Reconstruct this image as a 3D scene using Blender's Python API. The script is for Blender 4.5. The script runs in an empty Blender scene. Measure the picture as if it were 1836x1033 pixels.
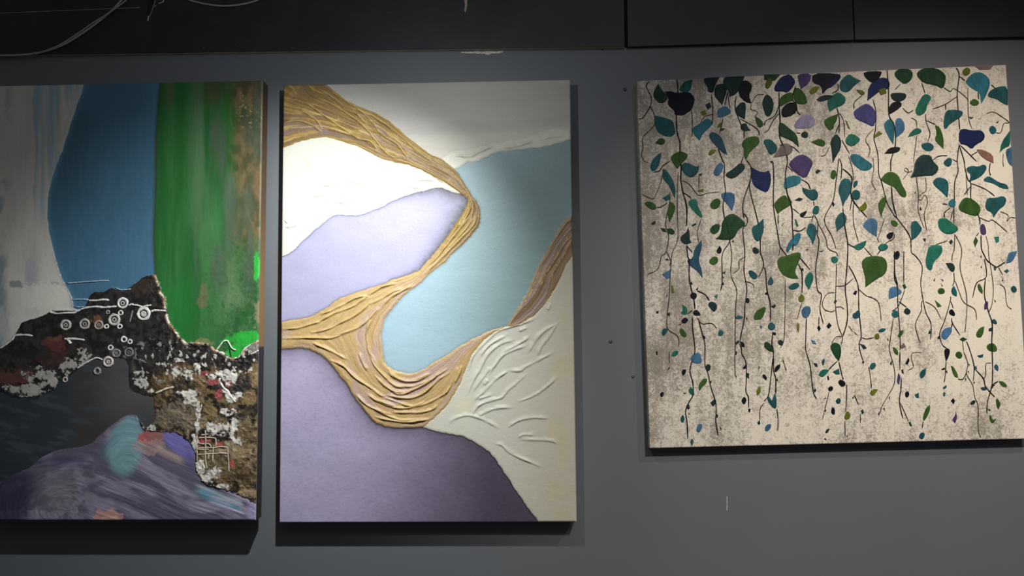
import bpy, math, random
import numpy as np
from mathutils import Vector, Matrix

# ------------------------------------------------------------------ camera
W, H, F = 1836.0, 1033.0, 1380.0
CAM = np.array([0.0, -2.155, 1.45])
YAW, PITCH, ROLL = math.radians(-1.434), math.radians(3.763), math.radians(-0.444)

def cam_axes():
    cy, sy = math.cos(YAW), math.sin(YAW); cp, sp = math.cos(PITCH), math.sin(PITCH)
    cr, sr = math.cos(ROLL), math.sin(ROLL)
    fw = np.array([sy*cp, cy*cp, sp]); r = np.array([cy, -sy, 0.0]); u = np.cross(r, fw)
    return cr*r + sr*u, -sr*r + cr*u, fw
RT, UP, FW = cam_axes()
scn = bpy.context.scene
COL = scn.collection
cd = bpy.data.cameras.new('camera'); cam = bpy.data.objects.new('camera', cd); COL.objects.link(cam)
cd.sensor_width = 36.0; cd.lens = 36.0*F/W; cd.clip_start = 0.02
M = Matrix.Identity(4)
for i in range(3):
    M[i][0], M[i][1], M[i][2], M[i][3] = RT[i], UP[i], -FW[i], CAM[i]
cam.matrix_world = M
scn.camera = cam

def at(px, py, depth=0.0):
    """photo pixel -> point on the plane `depth` metres in front of the wall (wall is y = 0)"""
    d = FW + (px - W/2)/F*RT - (py - H/2)/F*UP
    t = (-depth - CAM[1])/d[1]
    return CAM + t*d
def proj(P):
    v = P - CAM
    z = v @ FW
    return W/2 + F*(v @ RT)/z, H/2 - F*(v @ UP)/z

# ------------------------------------------------------------------ light
scn.view_settings.view_transform = 'Standard'
scn.view_settings.look = 'None'
scn.view_settings.gamma = 1.0
scn.view_settings.use_curve_mapping = False
scn.view_settings.exposure = 0.0
world = bpy.data.worlds.new('room_ambient'); scn.world = world; world.use_nodes = True
bgn = world.node_tree.nodes['Background']
bgn.inputs['Color'].default_value = (0.95, 1.0, 1.06, 1); bgn.inputs['Strength'].default_value = 0.062

def spot(name, loc, target, energy, size_deg, blend, radius, color):
    l = bpy.data.lights.new(name, 'SPOT'); o = bpy.data.objects.new(name, l); COL.objects.link(o)
    l.energy = energy; l.spot_size = math.radians(size_deg); l.spot_blend = blend
    l.shadow_soft_size = radius; l.color = color
    o.location = loc
    o.rotation_euler = (Vector(target) - Vector(loc)).to_track_quat('-Z', 'Y').to_euler()
    return o
def area(name, loc, target, energy, sx, sy, color):
    l = bpy.data.lights.new(name, 'AREA'); o = bpy.data.objects.new(name, l); COL.objects.link(o)
    l.shape = 'RECTANGLE'; l.size = sx; l.size_y = sy; l.energy = energy; l.color = color
    o.location = loc
    o.rotation_euler = (Vector(target) - Vector(loc)).to_track_quat('-Z', 'Y').to_euler()
    return o
LAMP = (-0.271, -0.80, 2.129)      # from the shadows that the left and middle canvases throw on the wall
spot('picture_spotlight', LAMP, tuple(at(530, 650)), 84.0, 90, 1.0, 0.014, (0.96, 1.0, 1.0))
spot('picture_spotlight_spill', LAMP, tuple(at(640, 620)), 11.0, 172, 1.0, 0.014, (0.94, 0.99, 1.0))
wl = at(1780, -230)
spot('warm_ceiling_spotlight', (wl[0], -1.25, wl[2]), tuple(at(1740, 1120)), 63.0, 86, 1.0, 0.05, (1.0, 0.86, 0.70))
wb = at(1500, -420)
spot('far_ceiling_spotlight', (wb[0], -2.3, wb[2]), tuple(at(1690, 1130)), 270.0, 58, 1.0, 0.06, (1.0, 0.97, 0.93))
area('room_fill_light', (0.7, -2.6, 3.1), (0.6, 0.0, 0.5), 5.5, 1.6, 0.8, (0.97, 1.0, 1.05))  # unseen soft area light, added as general fill for the room

# ------------------------------------------------------------------ helpers
def lin(c):
    c = np.asarray(c, float)/255.0
    return np.where(c <= 0.04045, c/12.92, ((c + 0.055)/1.055)**2.4)
def tag(o, label=None, cat=None, group=None, kind=None):
    if label: o['label'] = label
    if cat: o['category'] = cat
    if group: o['group'] = group
    if kind: o['kind'] = kind
    return o
def link(name, me, mat=None, parent=None):
    o = bpy.data.objects.new(name, me); COL.objects.link(o)
    if mat is not None: me.materials.append(mat)
    if parent is not None: o.parent = parent
    return o
def pymesh(name, v, f, smooth=False):
    me = bpy.data.meshes.new(name); me.from_pydata([tuple(map(float, p)) for p in v], [], f); me.update()
    if smooth: me.polygons.foreach_set('use_smooth', [True]*len(me.polygons))
    return me
def empty(name, loc):
    o = bpy.data.objects.new(name, None); COL.objects.link(o); o.location = loc; o.empty_display_size = 0.1
    return o
def catmull(pts, n=5):
    P = np.array(pts, float); out = []
    for i in range(len(P) - 1):
        p0 = P[max(i-1, 0)]; p1 = P[i]; p2 = P[i+1]; p3 = P[min(i+2, len(P)-1)]
        for k in range(n):
            t = k/n
            out.append(0.5*((2*p1) + (p2-p0)*t + (2*p0-5*p1+4*p2-p3)*t*t + (3*p1-p0-3*p2+p3)*t**3))
    out.append(P[-1]); return np.array(out)
def tube(path, rad, sides=5, flat=1.0):
    """tube along world-space path lying near the wall; rad may be an array; flat squashes it along y"""
    P = np.array(path, float); n = len(P); rad = np.broadcast_to(np.asarray(rad, float), (n,))
    T = np.gradient(P, axis=0); T /= np.linalg.norm(T, axis=1)[:, None] + 1e-12
    Y = np.array([0.0, 1.0, 0.0]); v = []; f = []
    for i in range(n):
        s = np.cross(T[i], Y); s /= np.linalg.norm(s) + 1e-9
        b = np.cross(s, T[i])
        for k in range(sides):
            a = 2*math.pi*k/sides
            v.append(P[i] + rad[i]*(math.cos(a)*s + flat*math.sin(a)*b))
    for i in range(n-1):
        for k in range(sides):
            k2 = (k+1) % sides
            f.append((i*sides+k, i*sides+k2, (i+1)*sides+k2, (i+1)*sides+k))
    f.append(tuple(range(sides))[::-1]); f.append(tuple((n-1)*sides + k for k in range(sides)))
    return v, f

# numpy noise
def _h(ix, iy, seed):
    h = (ix.astype(np.int64)*374761393 + iy.astype(np.int64)*668265263 + seed*982451653) & 0xFFFFFFFF
    h = ((h ^ (h >> 13))*1274126177) & 0xFFFFFFFF
    return ((h ^ (h >> 16)) & 0xFFFFFF)/float(0xFFFFFF)
def vn(x, y, seed=0):
    x = np.asarray(x, float); y = np.asarray(y, float)
    ix = np.floor(x); iy = np.floor(y); fx = x-ix; fy = y-iy
    ix = ix.astype(np.int64); iy = iy.astype(np.int64)
    fx = fx*fx*(3-2*fx); fy = fy*fy*(3-2*fy)
    a = _h(ix, iy, seed); b = _h(ix+1, iy, seed); c = _h(ix, iy+1, seed); d = _h(ix+1, iy+1, seed)
    return (a*(1-fx)+b*fx)*(1-fy) + (c*(1-fx)+d*fx)*fy
def fbm(x, y, seed=0, o=4):
    s = 0; a = 0.5; n = 0
    for i in range(o):
        s = s + a*vn(x, y, seed+17*i); n += a; a *= 0.5; x = x*2.03; y = y*2.03
    return s/n
def ss(a, b, x):
    t = np.clip((x-a)/(b-a), 0, 1); return t*t*(3-2*t)
def mix(a, b, t):
    return a + (b-a)*t
def cmix(A, B, t):
    A = np.asarray(A, float); B = np.asarray(B, float)
    return A*(1-t[..., None]) + B*t[..., None]
def pdist(X, Y, pts, far=1e3):
    """distance of points to an open polyline, evaluated near its bounding box when far is small"""
    P = np.array(pts, float); D = np.full(X.shape, float(far))
    m = np.ones(X.shape, bool)
    if far < 500:
        m = (X > P[:, 0].min()-far) & (X < P[:, 0].max()+far) & (Y > P[:, 1].min()-far) & (Y < P[:, 1].max()+far)
        if not m.any(): return D
    x = X[m]; y = Y[m]; d = D[m]
    for (ax, ay), (bx, by) in zip(P[:-1], P[1:]):
        ex, ey = bx-ax, by-ay; L = ex*ex+ey*ey+1e-9
        t = np.clip(((x-ax)*ex + (y-ay)*ey)/L, 0, 1)
        d = np.minimum(d, np.hypot(x-ax-t*ex, y-ay-t*ey))
    D[m] = d
    return D
def inside(X, Y, poly):
    P = np.array(poly, float); r = np.zeros(X.shape, bool)
    for (ax, ay), (bx, by) in zip(P, np.roll(P, -1, 0)):
        if ay == by: continue
        c = ((ay > Y) != (by > Y)) & (X < (bx-ax)*(Y-ay)/(by-ay) + ax)
        r ^= c
    return r
def tile(ox, oy, s, pts):
    return [(ox + x/s, oy + y/s) for x, y in pts]
def nums(s):
    return [tuple(float(v) for v in p.split(',')) for p in s.split()]

# ------------------------------------------------------------------ materials
def newmat(name):
    m = bpy.data.materials.new(name); m.use_nodes = True
    return m, m.node_tree.nodes, m.node_tree.links, m.node_tree.nodes['Principled BSDF']
def add_noise(N, L, scale, detail=4, rough=0.6, coord='Object', stretch=None):
    tc = N.new('ShaderNodeTexCoord'); n = N.new('ShaderNodeTexNoise')
    n.inputs['Scale'].default_value = scale; n.inputs['Detail'].default_value = detail; n.inputs['Roughness'].default_value = rough
    if stretch:
        mp = N.new('ShaderNodeMapping'); mp.inputs['Scale'].default_value = stretch
        L.new(tc.outputs[coord], mp.inputs['Vector']); L.new(mp.outputs['Vector'], n.inputs['Vector'])
    else:
        L.new(tc.outputs[coord], n.inputs['Vector'])
    return n
def ramp(N, L, src, stops):
    r = N.new('ShaderNodeValToRGB'); e = r.color_ramp.elements
    e[0].position, e[0].color = stops[0][0], (*stops[0][1], 1); e[1].position, e[1].color = stops[-1][0], (*stops[-1][1], 1)
    for p, c in stops[1:-1]:
        q = e.new(p); q.color = (*c, 1)
    L.new(src, r.inputs['Fac']); return r
def mult(N, L, a, b, mode='MULTIPLY', fac=1.0):
    m = N.new('ShaderNodeMix'); m.data_type = 'RGBA'; m.blend_type = mode; m.inputs['Factor'].default_value = fac
    L.new(a, m.inputs['A']); L.new(b, m.inputs['B']); return m.outputs['Result']
def bump(N, L, src, strength, dist, pb):
    b = N.new('ShaderNodeBump'); b.inputs['Strength'].default_value = strength; b.inputs['Distance'].default_value = dist
    L.new(src, b.inputs['Height']); L.new(b.outputs['Normal'], pb.inputs['Normal'])
def plain(name, c, rough=0.6, var=0.15, scale=20, b=0.0, metallic=0.0):
    m, N, L, p = newmat(name)
    n = add_noise(N, L, scale)
    r = ramp(N, L, n.outputs['Fac'], [(0.3, tuple(np.array(c)*(1-var))), (0.7, tuple(np.array(c)*(1+var)))])
    L.new(r.outputs['Color'], p.inputs['Base Color']); p.inputs['Roughness'].default_value = rough
    p.inputs['Metallic'].default_value = metallic
    if b: bump(N, L, n.outputs['Fac'], b, 0.002, p)
    return m

def mat_wall():
    m, N, L, p = newmat('grey_wall_paint')
    n = add_noise(N, L, 1.6, 5, 0.55)
    r = ramp(N, L, n.outputs['Fac'], [(0.3, (0.113, 0.121, 0.131)), (0.7, (0.127, 0.135, 0.145))])
    L.new(r.outputs['Color'], p.inputs['Base Color']); p.inputs['Roughness'].default_value = 0.48
    f = add_noise(N, L, 260, 3, 0.6)
    bump(N, L, f.outputs['Fac'], 0.12, 0.001, p)
    return m
def mat_board():
    m, N, L, p = newmat('black_board_paint')
    n = add_noise(N, L, 5.0, 8, 0.72)
    r = ramp(N, L, n.outputs['Fac'], [(0.35, (0.012, 0.012, 0.012)), (0.6, (0.022, 0.022, 0.022)), (0.78, (0.046, 0.045, 0.044))])
    L.new(r.outputs['Color'], p.inputs['Base Color']); p.inputs['Roughness'].default_value = 0.5
    bump(N, L, n.outputs['Fac'], 0.15, 0.002, p)
    return m
def mat_paint(name, rough, weave, grain):
    """colour comes from the painted vertex colours; node noise adds grain, waves add canvas weave"""
    m, N, L, p = newmat(name)
    at_ = N.new('ShaderNodeVertexColor'); at_.layer_name = 'paint'
    n = add_noise(N, L, 420, 3, 0.6)
    r = ramp(N, L, n.outputs['Fac'], [(0.25, (1-grain,)*3), (0.75, (1.0+grain*0.5,)*3)])
    L.new(mult(N, L, at_.outputs['Color'], r.outputs['Color']), p.inputs['Base Color'])
    p.inputs['Roughness'].default_value = rough
    p.inputs['Specular IOR Level'].default_value = 0.4
    n2 = add_noise(N, L, 300, 4, 0.65)
    bump(N, L, n2.outputs['Fac'], weave, 0.0015, p)
    return m
def mat_leaf():
    m, N, L, p = newmat('impasto_leaf_paint')
    oi = N.new('ShaderNodeObjectInfo')
    n = add_noise(N, L, 55, 4, 0.65, stretch=(1, 1, 0.35))
    r = ramp(N, L, n.outputs['Fac'], [(0.28, (0.62,)*3), (0.72, (1.42,)*3)])
    L.new(mult(N, L, oi.outputs['Color'], r.outputs['Color']), p.inputs['Base Color'])
    p.inputs['Roughness'].default_value = 0.55; p.inputs['Specular IOR Level'].default_value = 0.12
    n2 = add_noise(N, L, 260, 3, 0.6, stretch=(0.35, 1, 1.3))
    bump(N, L, n2.outputs['Fac'], 0.5, 0.0015, p)
    return m
def mat_object_colour(name, rough):
    m, N, L, p = newmat(name)
    oi = N.new('ShaderNodeObjectInfo'); n = add_noise(N, L, 200, 3)
    r = ramp(N, L, n.outputs['Fac'], [(0.3, (0.8,)*3), (0.7, (1.15,)*3)])
    L.new(mult(N, L, oi.outputs['Color'], r.outputs['Color']), p.inputs['Base Color']); p.inputs['Roughness'].default_value = rough; p.inputs['Specular IOR Level'].default_value = 0.15
    return m
def mat_vine_ground():
    """weathered cream ground: grey-brown worm-like mottling, heavier to the left and lower side"""
    m, N, L, p = newmat('mottled_cream_ground')
    tc = N.new('ShaderNodeTexCoord'); sep = N.new('ShaderNodeSeparateXYZ'); L.new(tc.outputs['Object'], sep.inputs[0])
    n1 = add_noise(N, L, 95, 3, 0.62); n1.inputs['Distortion'].default_value = 1.6
    n2 = add_noise(N, L, 4.0, 3, 0.6)
    n3 = add_noise(N, L, 16, 4, 0.6, stretch=(2.2, 1, 0.35))
    def madd(src, k, add):
        q = N.new('ShaderNodeMath'); q.operation = 'MULTIPLY_ADD'; L.new(src, q.inputs[0]); q.inputs[1].default_value = k
        if isinstance(add, float): q.inputs[2].default_value = add
        else: L.new(add, q.inputs[2])
        return q.outputs[0]
    low = madd(n3.outputs['Fac'], 0.35, madd(n2.outputs['Fac'], 0.75, madd(sep.outputs['X'], -0.15, -0.55)))   # slow part, about -0.1 to 0.1
    fine = madd(n1.outputs['Fac'], 1.0, low)
    r1 = ramp(N, L, fine, [(0.46, (1, 1, 1)), (0.66, (0.50, 0.475, 0.445))])
    r2 = ramp(N, L, madd(low, 2.2, 0.45), [(0.15, (0.68, 0.605, 0.495)), (0.5, (0.63, 0.565, 0.475)), (0.85, (0.46, 0.415, 0.355))])
    L.new(mult(N, L, r2.outputs['Color'], r1.outputs['Color']), p.inputs['Base Color']); p.inputs['Roughness'].default_value = 0.6
    bump(N, L, n1.outputs['Fac'], 0.35, 0.0012, p)
    return m

M_WALL = mat_wall(); M_BOARD = mat_board()
M_EDGE = plain('raw_board_edge', (0.36, 0.28, 0.19), 0.7, 0.2, 40)
M_GAP = plain('dark_gap', (0.006, 0.006, 0.006), 0.9)
M_FLOOR = plain('dark_floor', (0.09, 0.088, 0.085), 0.55, 0.15, 3)
M_PLASTER = plain('bare_plaster', (0.62, 0.56, 0.50), 0.85, 0.2, 120, 0.5)
M_CHIP = plain('chipped_wood', (0.42, 0.34, 0.28), 0.8, 0.25, 150, 0.4)
M_SCREW = plain('dull_screw_metal', (0.11, 0.11, 0.11), 0.35, 0.2, 80, 0, 0.7)
M_CABLE = plain('grey_cable_sheath', (0.30, 0.30, 0.28), 0.45, 0.1, 60)
M_PAINT = mat_paint('artist_paint', 0.5, 0.22, 0.10)
M_CRUST = mat_paint('crusted_paint', 0.45, 0.55, 0.18)
M_LEAF = mat_leaf(); M_STROKE = mat_object_colour('raised_paint_line', 0.5)
M_GROUND = mat_vine_ground()
M_SIDE = plain('canvas_side', (0.30, 0.27, 0.22), 0.8, 0.15, 60)
M_PSIDE = plain('pale_canvas_side', (0.45, 0.43, 0.38), 0.8, 0.12, 60)

# ------------------------------------------------------------------ setting
def box(x0, x1, y0, y1, z0, z1):
    v = [(x, y, z) for x in (x0, x1) for y in (y0, y1) for z in (z0, z1)]
    f = [(0, 1, 3, 2), (4, 6, 7, 5), (0, 4, 5, 1), (2, 3, 7, 6), (0, 2, 6, 4), (1, 5, 7, 3)]
    return v, f
wall = link('wall_back', pymesh('wall_back', *box(-3.6, 3.6, 0.0, 0.12, 0.0, 3.4)), M_WALL)
tag(wall, 'dark grey painted wall behind the three paintings', None, None, 'structure')
floor = link('floor', pymesh('floor', *box(-3.6, 3.6, -4.6, 0.12, -0.08, 0.0)), M_FLOOR)
tag(floor, 'dark floor below the paintings', None, None, 'structure')

BT = 0.013  # board thickness
def board(n_, px0, px1, yb0, yb1, lbl):
    a = at(px0, yb0, BT); b = at(px1, yb1, BT); zt = 2.95
    bev = 0.0012
    x0, x1 = a[0], b[0]
    def z(x): return a[2] + (b[2]-a[2])*(x-x0)/(x1-x0)
    v = []; f = []
    for (y, e) in ((0.0, 0), (-BT+bev, 0), (-BT, bev)):
        for (x, zz) in ((x0+e, z(x0)+e), (x1-e, z(x1)+e), (x1-e, zt-e), (x0+e, zt-e)):
            v.append((x, y, zz))
    for l in (0, 4):
        for k in range(4):
            k2 = (k+1) % 4
            f.append((l+k, l+k2, l+4+k2, l+4+k))
    f.append((8, 9, 10, 11))
    o = link('trim_%d' % n_, pymesh('trim', v, f), M_BOARD)
    tag(o, lbl, None, None, 'structure')
    # raw lower edge strip, a hair below the painted face
    t = 0.0006
    ev = [(x0, -0.001, z(x0)-t), (x1, -0.001, z(x1)-t), (x1, -BT+0.0015, z(x1)-t), (x0, -BT+0.0015, z(x0)-t),
          (x0, -0.001, z(x0)), (x1, -0.001, z(x1)), (x1, -BT+0.0015, z(x1)), (x0, -BT+0.0015, z(x0))]
    ef = [(0, 1, 2, 3), (7, 6, 5, 4), (3, 2, 6, 7), (0, 4, 5, 1), (0, 3, 7, 4), (1, 5, 6, 2)]
    return o, ev, ef
B1, ev, ef = board(1, -1300, 1120.5, 117.3, 84.0, 'long black board above the left and middle paintings')
tag(link('raw_edge', pymesh('raw_edge', ev, ef), M_EDGE, B1), 'unpainted tan lower edge of the black board')
o, ev, ef = board(2, 1125.5, 1531.5, 84.0, 71.5, 'black board between the two joints above the vine painting')
o, ev, ef = board(3, 1532.8, 2700, 71.5, 50.0, 'rightmost black board above the vine painting')

# near-black strip that paints in the shade of the open joint between boards
a0 = at(1120.5, 84, 0.004); a1 = at(1125.5, 84, 0.004)
link('joint_shadow_strip', pymesh('joint_shadow_strip', *box(a0[0], a1[0], -0.004, 0.0, a0[2], 2.95)), M_GAP, wall)

def flat_patch(name, pts, depth, thick, mat, parent, jitter=0.0, seed=1, label=None):
    """a thin raised patch with the given photo outline standing proud of the plane `depth`"""
    rnd = random.Random(seed); P = []
    pts = list(pts)
    for i in range(len(pts)):
        ax, ay = pts[i]; bx, by = pts[(i+1) % len(pts)]
        n = 1 if not jitter else max(1, int(math.hypot(bx-ax, by-ay)/2.5))
        for k in range(n):
            t = k/n; P.append((ax+(bx-ax)*t + rnd.uniform(-jitter, jitter), ay+(by-ay)*t + rnd.uniform(-jitter, jitter)))
    n = len(P); cx = sum(p[0] for p in P)/n; cy = sum(p[1] for p in P)/n
    v = [at(x, y, depth - 0.0003) for x, y in P] + [at(cx+(x-cx)*0.94, cy+(y-cy)*0.9, depth+thick) for x, y in P]
    f = [(i, (i+1) % n, n+(i+1) % n, n+i) for i in range(n)] + [tuple(range(n, 2*n))]
    org = np.array(parent.location) if parent else np.zeros(3)
    o = link(name, pymesh(name, [np.array(q)-org for q in v], f), mat, parent)
    if label: o['label'] = label
    return o
flat_patch('peeled_plaster', [(823, 93.5), (840, 93), (858, 92), (880, 92), (903, 91), (901, 94.5), (888, 96), (876, 98), (864, 97), (850, 95.5), (834, 96)], 0.0, 0.0012, M_PLASTER, wall, 0.7, 3, 'bare white plaster where grey paint peeled under the board')
flat_patch('wood_chip', [(831.8, -8), (838.5, -8), (838, 6), (837, 14), (834.5, 23), (832.5, 20), (833.5, 10)], BT, 0.0008, M_CHIP, B1, 0.6, 4, 'pale chipped streak in the black board')
flat_patch('paint_scratch', [(1303, 890), (1304, 890), (1304, 916), (1303, 916)], 0.0, 0.0003, M_PLASTER, wall)
flat_patch('joint_line', [(-60, 25.6), (254, 12.8), (254, 13.6), (-60, 26.4)], BT, 0.0005, M_EDGE, B1)
def screw(px, py, depth, r=0.0042):
    c = at(px, py, depth); v = []; f = []; S = 10
    prof = [(1.0, 0.0), (1.0, 0.6), (0.75, 1.0), (0.35, 1.0), (0.3, 0.75)]
    for rr, hh in prof:
        for k in range(S):
            a = 2*math.pi*k/S; v.append((c[0]+r*rr*math.cos(a), c[1]-r*0.9*hh, c[2]+r*rr*math.sin(a)))
    for j in range(len(prof)-1):
        for k in range(S):
            f.append((j*S+k, j*S+(k+1) % S, (j+1)*S+(k+1) % S, (j+1)*S+k))
    f.append(tuple((len(prof)-1)*S+k for k in range(S)))
    link('screw', pymesh('screw', v, f, True), M_SCREW, wall)
for sx, sy, r in [(1120, 160.5, 0.0046), (1095, 612, 0.0046), (1135, 675, 0.0038), (1079, 87, 0.005)]:
    screw(sx, sy, 0.0, r)
# specks of plaster and staples on the boards (one scattered layer)
rnd = random.Random(8); v = []; f = []
sp = [(388, 39), (412, 42), (365, 86), (427, 84), (470, 84), (500, 87), (524, 85), (571, 84), (603, 84), (637, 81), (695, 22), (725, 30), (773, 53), (806, 38), (840, 45), (985, 71), (1105, 65), (1104, 71), (1116, 69), (1071, 73), (1108, 16), (1164, 16), (1194, 42), (1185, 66), (1155, 63),
      (1537, 68), (1548, 61), (1579, 61), (1619, 57), (1686, 60), (1775, 59), (1825, 60), (1453, 54), (1241, 28), (300, 90), (243, 93), (199, 92), (155, 93)]
for i in range(70):
    x = 860 + rnd.gauss(0, 60); y = 72 + rnd.gauss(0, 12)
    if y < 82: sp.append((x, y))
for i, (x, y) in enumerate(sp):
    r = rnd.uniform(0.5, 1.1) if i < 38 else rnd.uniform(0.25, 0.5)
    k0 = len(v)
    for k in range(6):
        a = k*math.pi/3; v.append(at(x + r*math.cos(a)*rnd.uniform(.7, 1.3), y + r*math.sin(a)*rnd.uniform(.7, 1.2), BT-0.0002))
    v.append(at(x, y, BT+0.0007))
    for k in range(6): f.append((k0+k, k0+(k+1) % 6, k0+6))
tag(link('plaster_specks', pymesh('plaster_specks', v, f), plain('speck_dust', (0.13, 0.125, 0.115), 0.8), B1), None, None, None, 'stuff')
# ------------------------------------------------------------------ cables
def px_path(pts, depth, n=6):
    return [at(x, y, depth) for x, y in catmull(pts, n)]
def cable(pts, r, label, depth=None, bumps=None):
    depth = BT + r + 0.0004 if depth is None else depth
    P = px_path(pts, depth, 8)
    o = link('cable', pymesh('cable', *tube(P, r, 8), smooth=True), M_CABLE)
    tag(o, label, 'cable', 'grey cables on the black boards')
cable([(-520, -60), (-330, 30), (-170, 78), (-70, 95), (-25, 98.5), (10, 99.5), (45, 98), (80, 92.5), (115, 79.5), (150, 58), (180, 36), (205, 14.5), (224, -8), (236, -30), (244, -120), (248, -260)], 0.0030,
      'thicker grey cable curving down to the left over the black board')
cable([(62, 97), (100, 84), (135, 63), (168, 40), (200, 20), (232, -6), (252, -40), (264, -130), (268, -260)], 0.0019,
      'thinner grey cable running just beside the thicker curved cable', BT + 0.0090)
cable([(300, -260), (302, -110), (312, -28), (335, -3), (352, 3.5), (375, 8.3), (402, 10.8), (428, 8.6), (450, 4), (468, -4), (495, -30), (530, -110), (560, -260)], 0.0026,
      'grey cable loop sagging from the top edge above the middle painting')
cl = empty('cable_clip', tuple(at(270, 12, BT))); org = np.array(cl.location)
tag(cl, 'ragged dark cable clip with pale wire ends on the black board', 'cable clip')
def clip_bit(name, pts, r, mat):
    v, f = tube(px_path(pts, BT + r*0.9, 4), r, 6)
    link(name, pymesh(name, [np.array(q)-org for q in v], f, True), mat, cl)
clip_bit('bracket', [(272, -9), (270, 6), (267.5, 18), (266, 26)], 0.0040, M_GAP)
clip_bit('wire', [(281, -6), (276, 8), (271, 22), (268, 30)], 0.0009, M_CABLE)
clip_bit('wire_end', [(266.2, 28.5), (265.8, 33), (265.2, 37.5)], 0.0015, M_PLASTER)
clip_bit('wire_end', [(294, -3), (293, 2.5), (289, 4.8), (284.5, 6.2)], 0.0012, M_PLASTER)
clip_bit('wire', [(279.5, 9), (276.5, 13)], 0.0011, M_CABLE)
clip_bit('nail', [(259, 6.5), (260, 8.2)], 0.0018, M_SCREW)

# ------------------------------------------------------------------ relief paintings
def canvas_box(parent, quad, depth, mat, name='canvas', thick=0.036):
    """stretched canvas: back on the wall, front at `depth`, rounded front rim"""
    org = np.array(parent.location)
    q = [at(x, y, depth) for x, y in quad]   # TL TR BR BL
    c = sum(q)/4
    v = []; f = []
    for (y, e) in ((-depth+thick, 0.0), (-depth+0.0025, 0.0), (-depth+0.0007, 0.0007), (-depth, 0.0025)):
        for p in q:
            d = p - c; s = np.array([np.sign(d[0])*e, 0, np.sign(d[2])*e])
            r = p - s; v.append(np.array([r[0], y, r[2]]) - org)
    for l in range(3):
        for k in range(4):
            k2 = (k+1) % 4; f.append((l*4+k, l*4+k2, (l+1)*4+k2, (l+1)*4+k))
    f.append((12, 13, 14, 15)); f.append((3, 2, 1, 0))
    if depth - thick > 0.002:       # inset wooden stretcher that holds the canvas off the wall
        lo = np.min(q, 0); hi = np.max(q, 0)
        bv, bf = box(lo[0]+0.09, hi[0]-0.09, -(depth-thick)-0.001, -0.0004, lo[2]+0.09, hi[2]-0.09)
        link('stretcher', pymesh('stretcher', [np.array(p)-org for p in bv], bf), M_EDGE, parent)
    return link(name, pymesh(name, v, f), mat, parent)

def relief(parent, quad, depth, step, label_fn, height_fn, regions):
    """dense paint layer over the canvas face, cut into one mesh for each painted region.
    regions: list of (part name, label, colour function, material)"""
    org = np.array(parent.location)
    q = [at(x, y, depth) for x, y in quad]
    nu = int(np.linalg.norm(q[1]-q[0])/step); nv = int(np.linalg.norm(q[3]-q[0])/step)
    u, vv = np.meshgrid(np.linspace(0, 1, nu+1), np.linspace(0, 1, nv+1))
    def world_(u, v):
        return ((1-u)*(1-v))[..., None]*q[0] + (u*(1-v))[..., None]*q[1] + (u*v)[..., None]*q[2] + ((1-u)*v)[..., None]*q[3]
    PX, PY = proj(world_(u, vv))
    uc = (u[:-1, :-1]+u[1:, 1:])/2; vc = (vv[:-1, :-1]+vv[1:, 1:])/2
    CX, CY = proj(world_(uc, vc))
    lab = label_fn(CX, CY)
    # smooth the stair-stepped borders between regions
    hE = np.zeros((nv+1, nu), bool); hE[1:-1, :] = lab[1:, :] != lab[:-1, :]
    vE = np.zeros((nv, nu+1), bool); vE[:, 1:-1] = lab[:, 1:] != lab[:, :-1]
    uu, v2 = u.copy(), vv.copy()
    for _ in range(4):
        su = np.zeros_like(uu); sv = np.zeros_like(uu); cn = np.zeros_like(uu)
        for A, (s0, s1) in ((hE, (np.s_[:, :-1], np.s_[:, 1:])), (vE, (np.s_[:-1, :], np.s_[1:, :]))):
            su[s0] += A*uu[s1]; sv[s0] += A*v2[s1]; cn[s0] += A
            su[s1] += A*uu[s0]; sv[s1] += A*v2[s0]; cn[s1] += A
        m = cn == 2; m[0, :] = m[-1, :] = False; m[:, 0] = m[:, -1] = False
        uu[m] = 0.5*uu[m] + 0.5*su[m]/cn[m]; v2[m] = 0.5*v2[m] + 0.5*sv[m]/cn[m]
    P = world_(uu, v2)
    PX, PY = proj(P)
    h = height_fn(PX, PY)
    rim = np.minimum(np.minimum(u, 1-u)*nu, np.minimum(vv, 1-vv)*nv)
    h = np.where(rim < 0.5, -0.0012, h*ss(0, 3, rim) + 0.0004)
    P = P.copy(); P[..., 1] -= h
    P = P - org
    idx = np.arange((nu+1)*(nv+1)).reshape(nv+1, nu+1)
    quads = np.stack([idx[:-1, :-1], idx[1:, :-1], idx[1:, 1:], idx[:-1, 1:]], -1)
    Pf = P.reshape(-1, 3); Xf = PX.ravel(); Yf = PY.ravel(); out = []
    for name, k, colf, mat, lbl in regions:
        qd = quads[lab == k]
        if len(qd) == 0: continue
        used, inv = np.unique(qd.ravel(), return_inverse=True)
        me = bpy.data.meshes.new(name); me.vertices.add(len(used)); me.loops.add(len(inv)); me.polygons.add(len(qd))
        me.vertices.foreach_set('co', Pf[used].astype(np.float32).ravel())
        me.loops.foreach_set('vertex_index', inv.astype(np.int32))
        me.polygons.foreach_set('loop_start', np.arange(0, len(inv), 4, dtype=np.int32))
        me.polygons.foreach_set('use_smooth', np.ones(len(qd), bool))
        me.update(calc_edges=True)
        c = np.ones((len(used), 4), np.float32); c[:, :3] = np.clip(colf(Xf[used], Yf[used]), 0.002, 0.95)
        ca = me.color_attributes.new('paint', 'FLOAT_COLOR', 'POINT'); ca.data.foreach_set('color', c.ravel())
        o = link(name, me, mat, parent)
        if lbl: o['label'] = lbl
        out.append(o)
    return out

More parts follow.
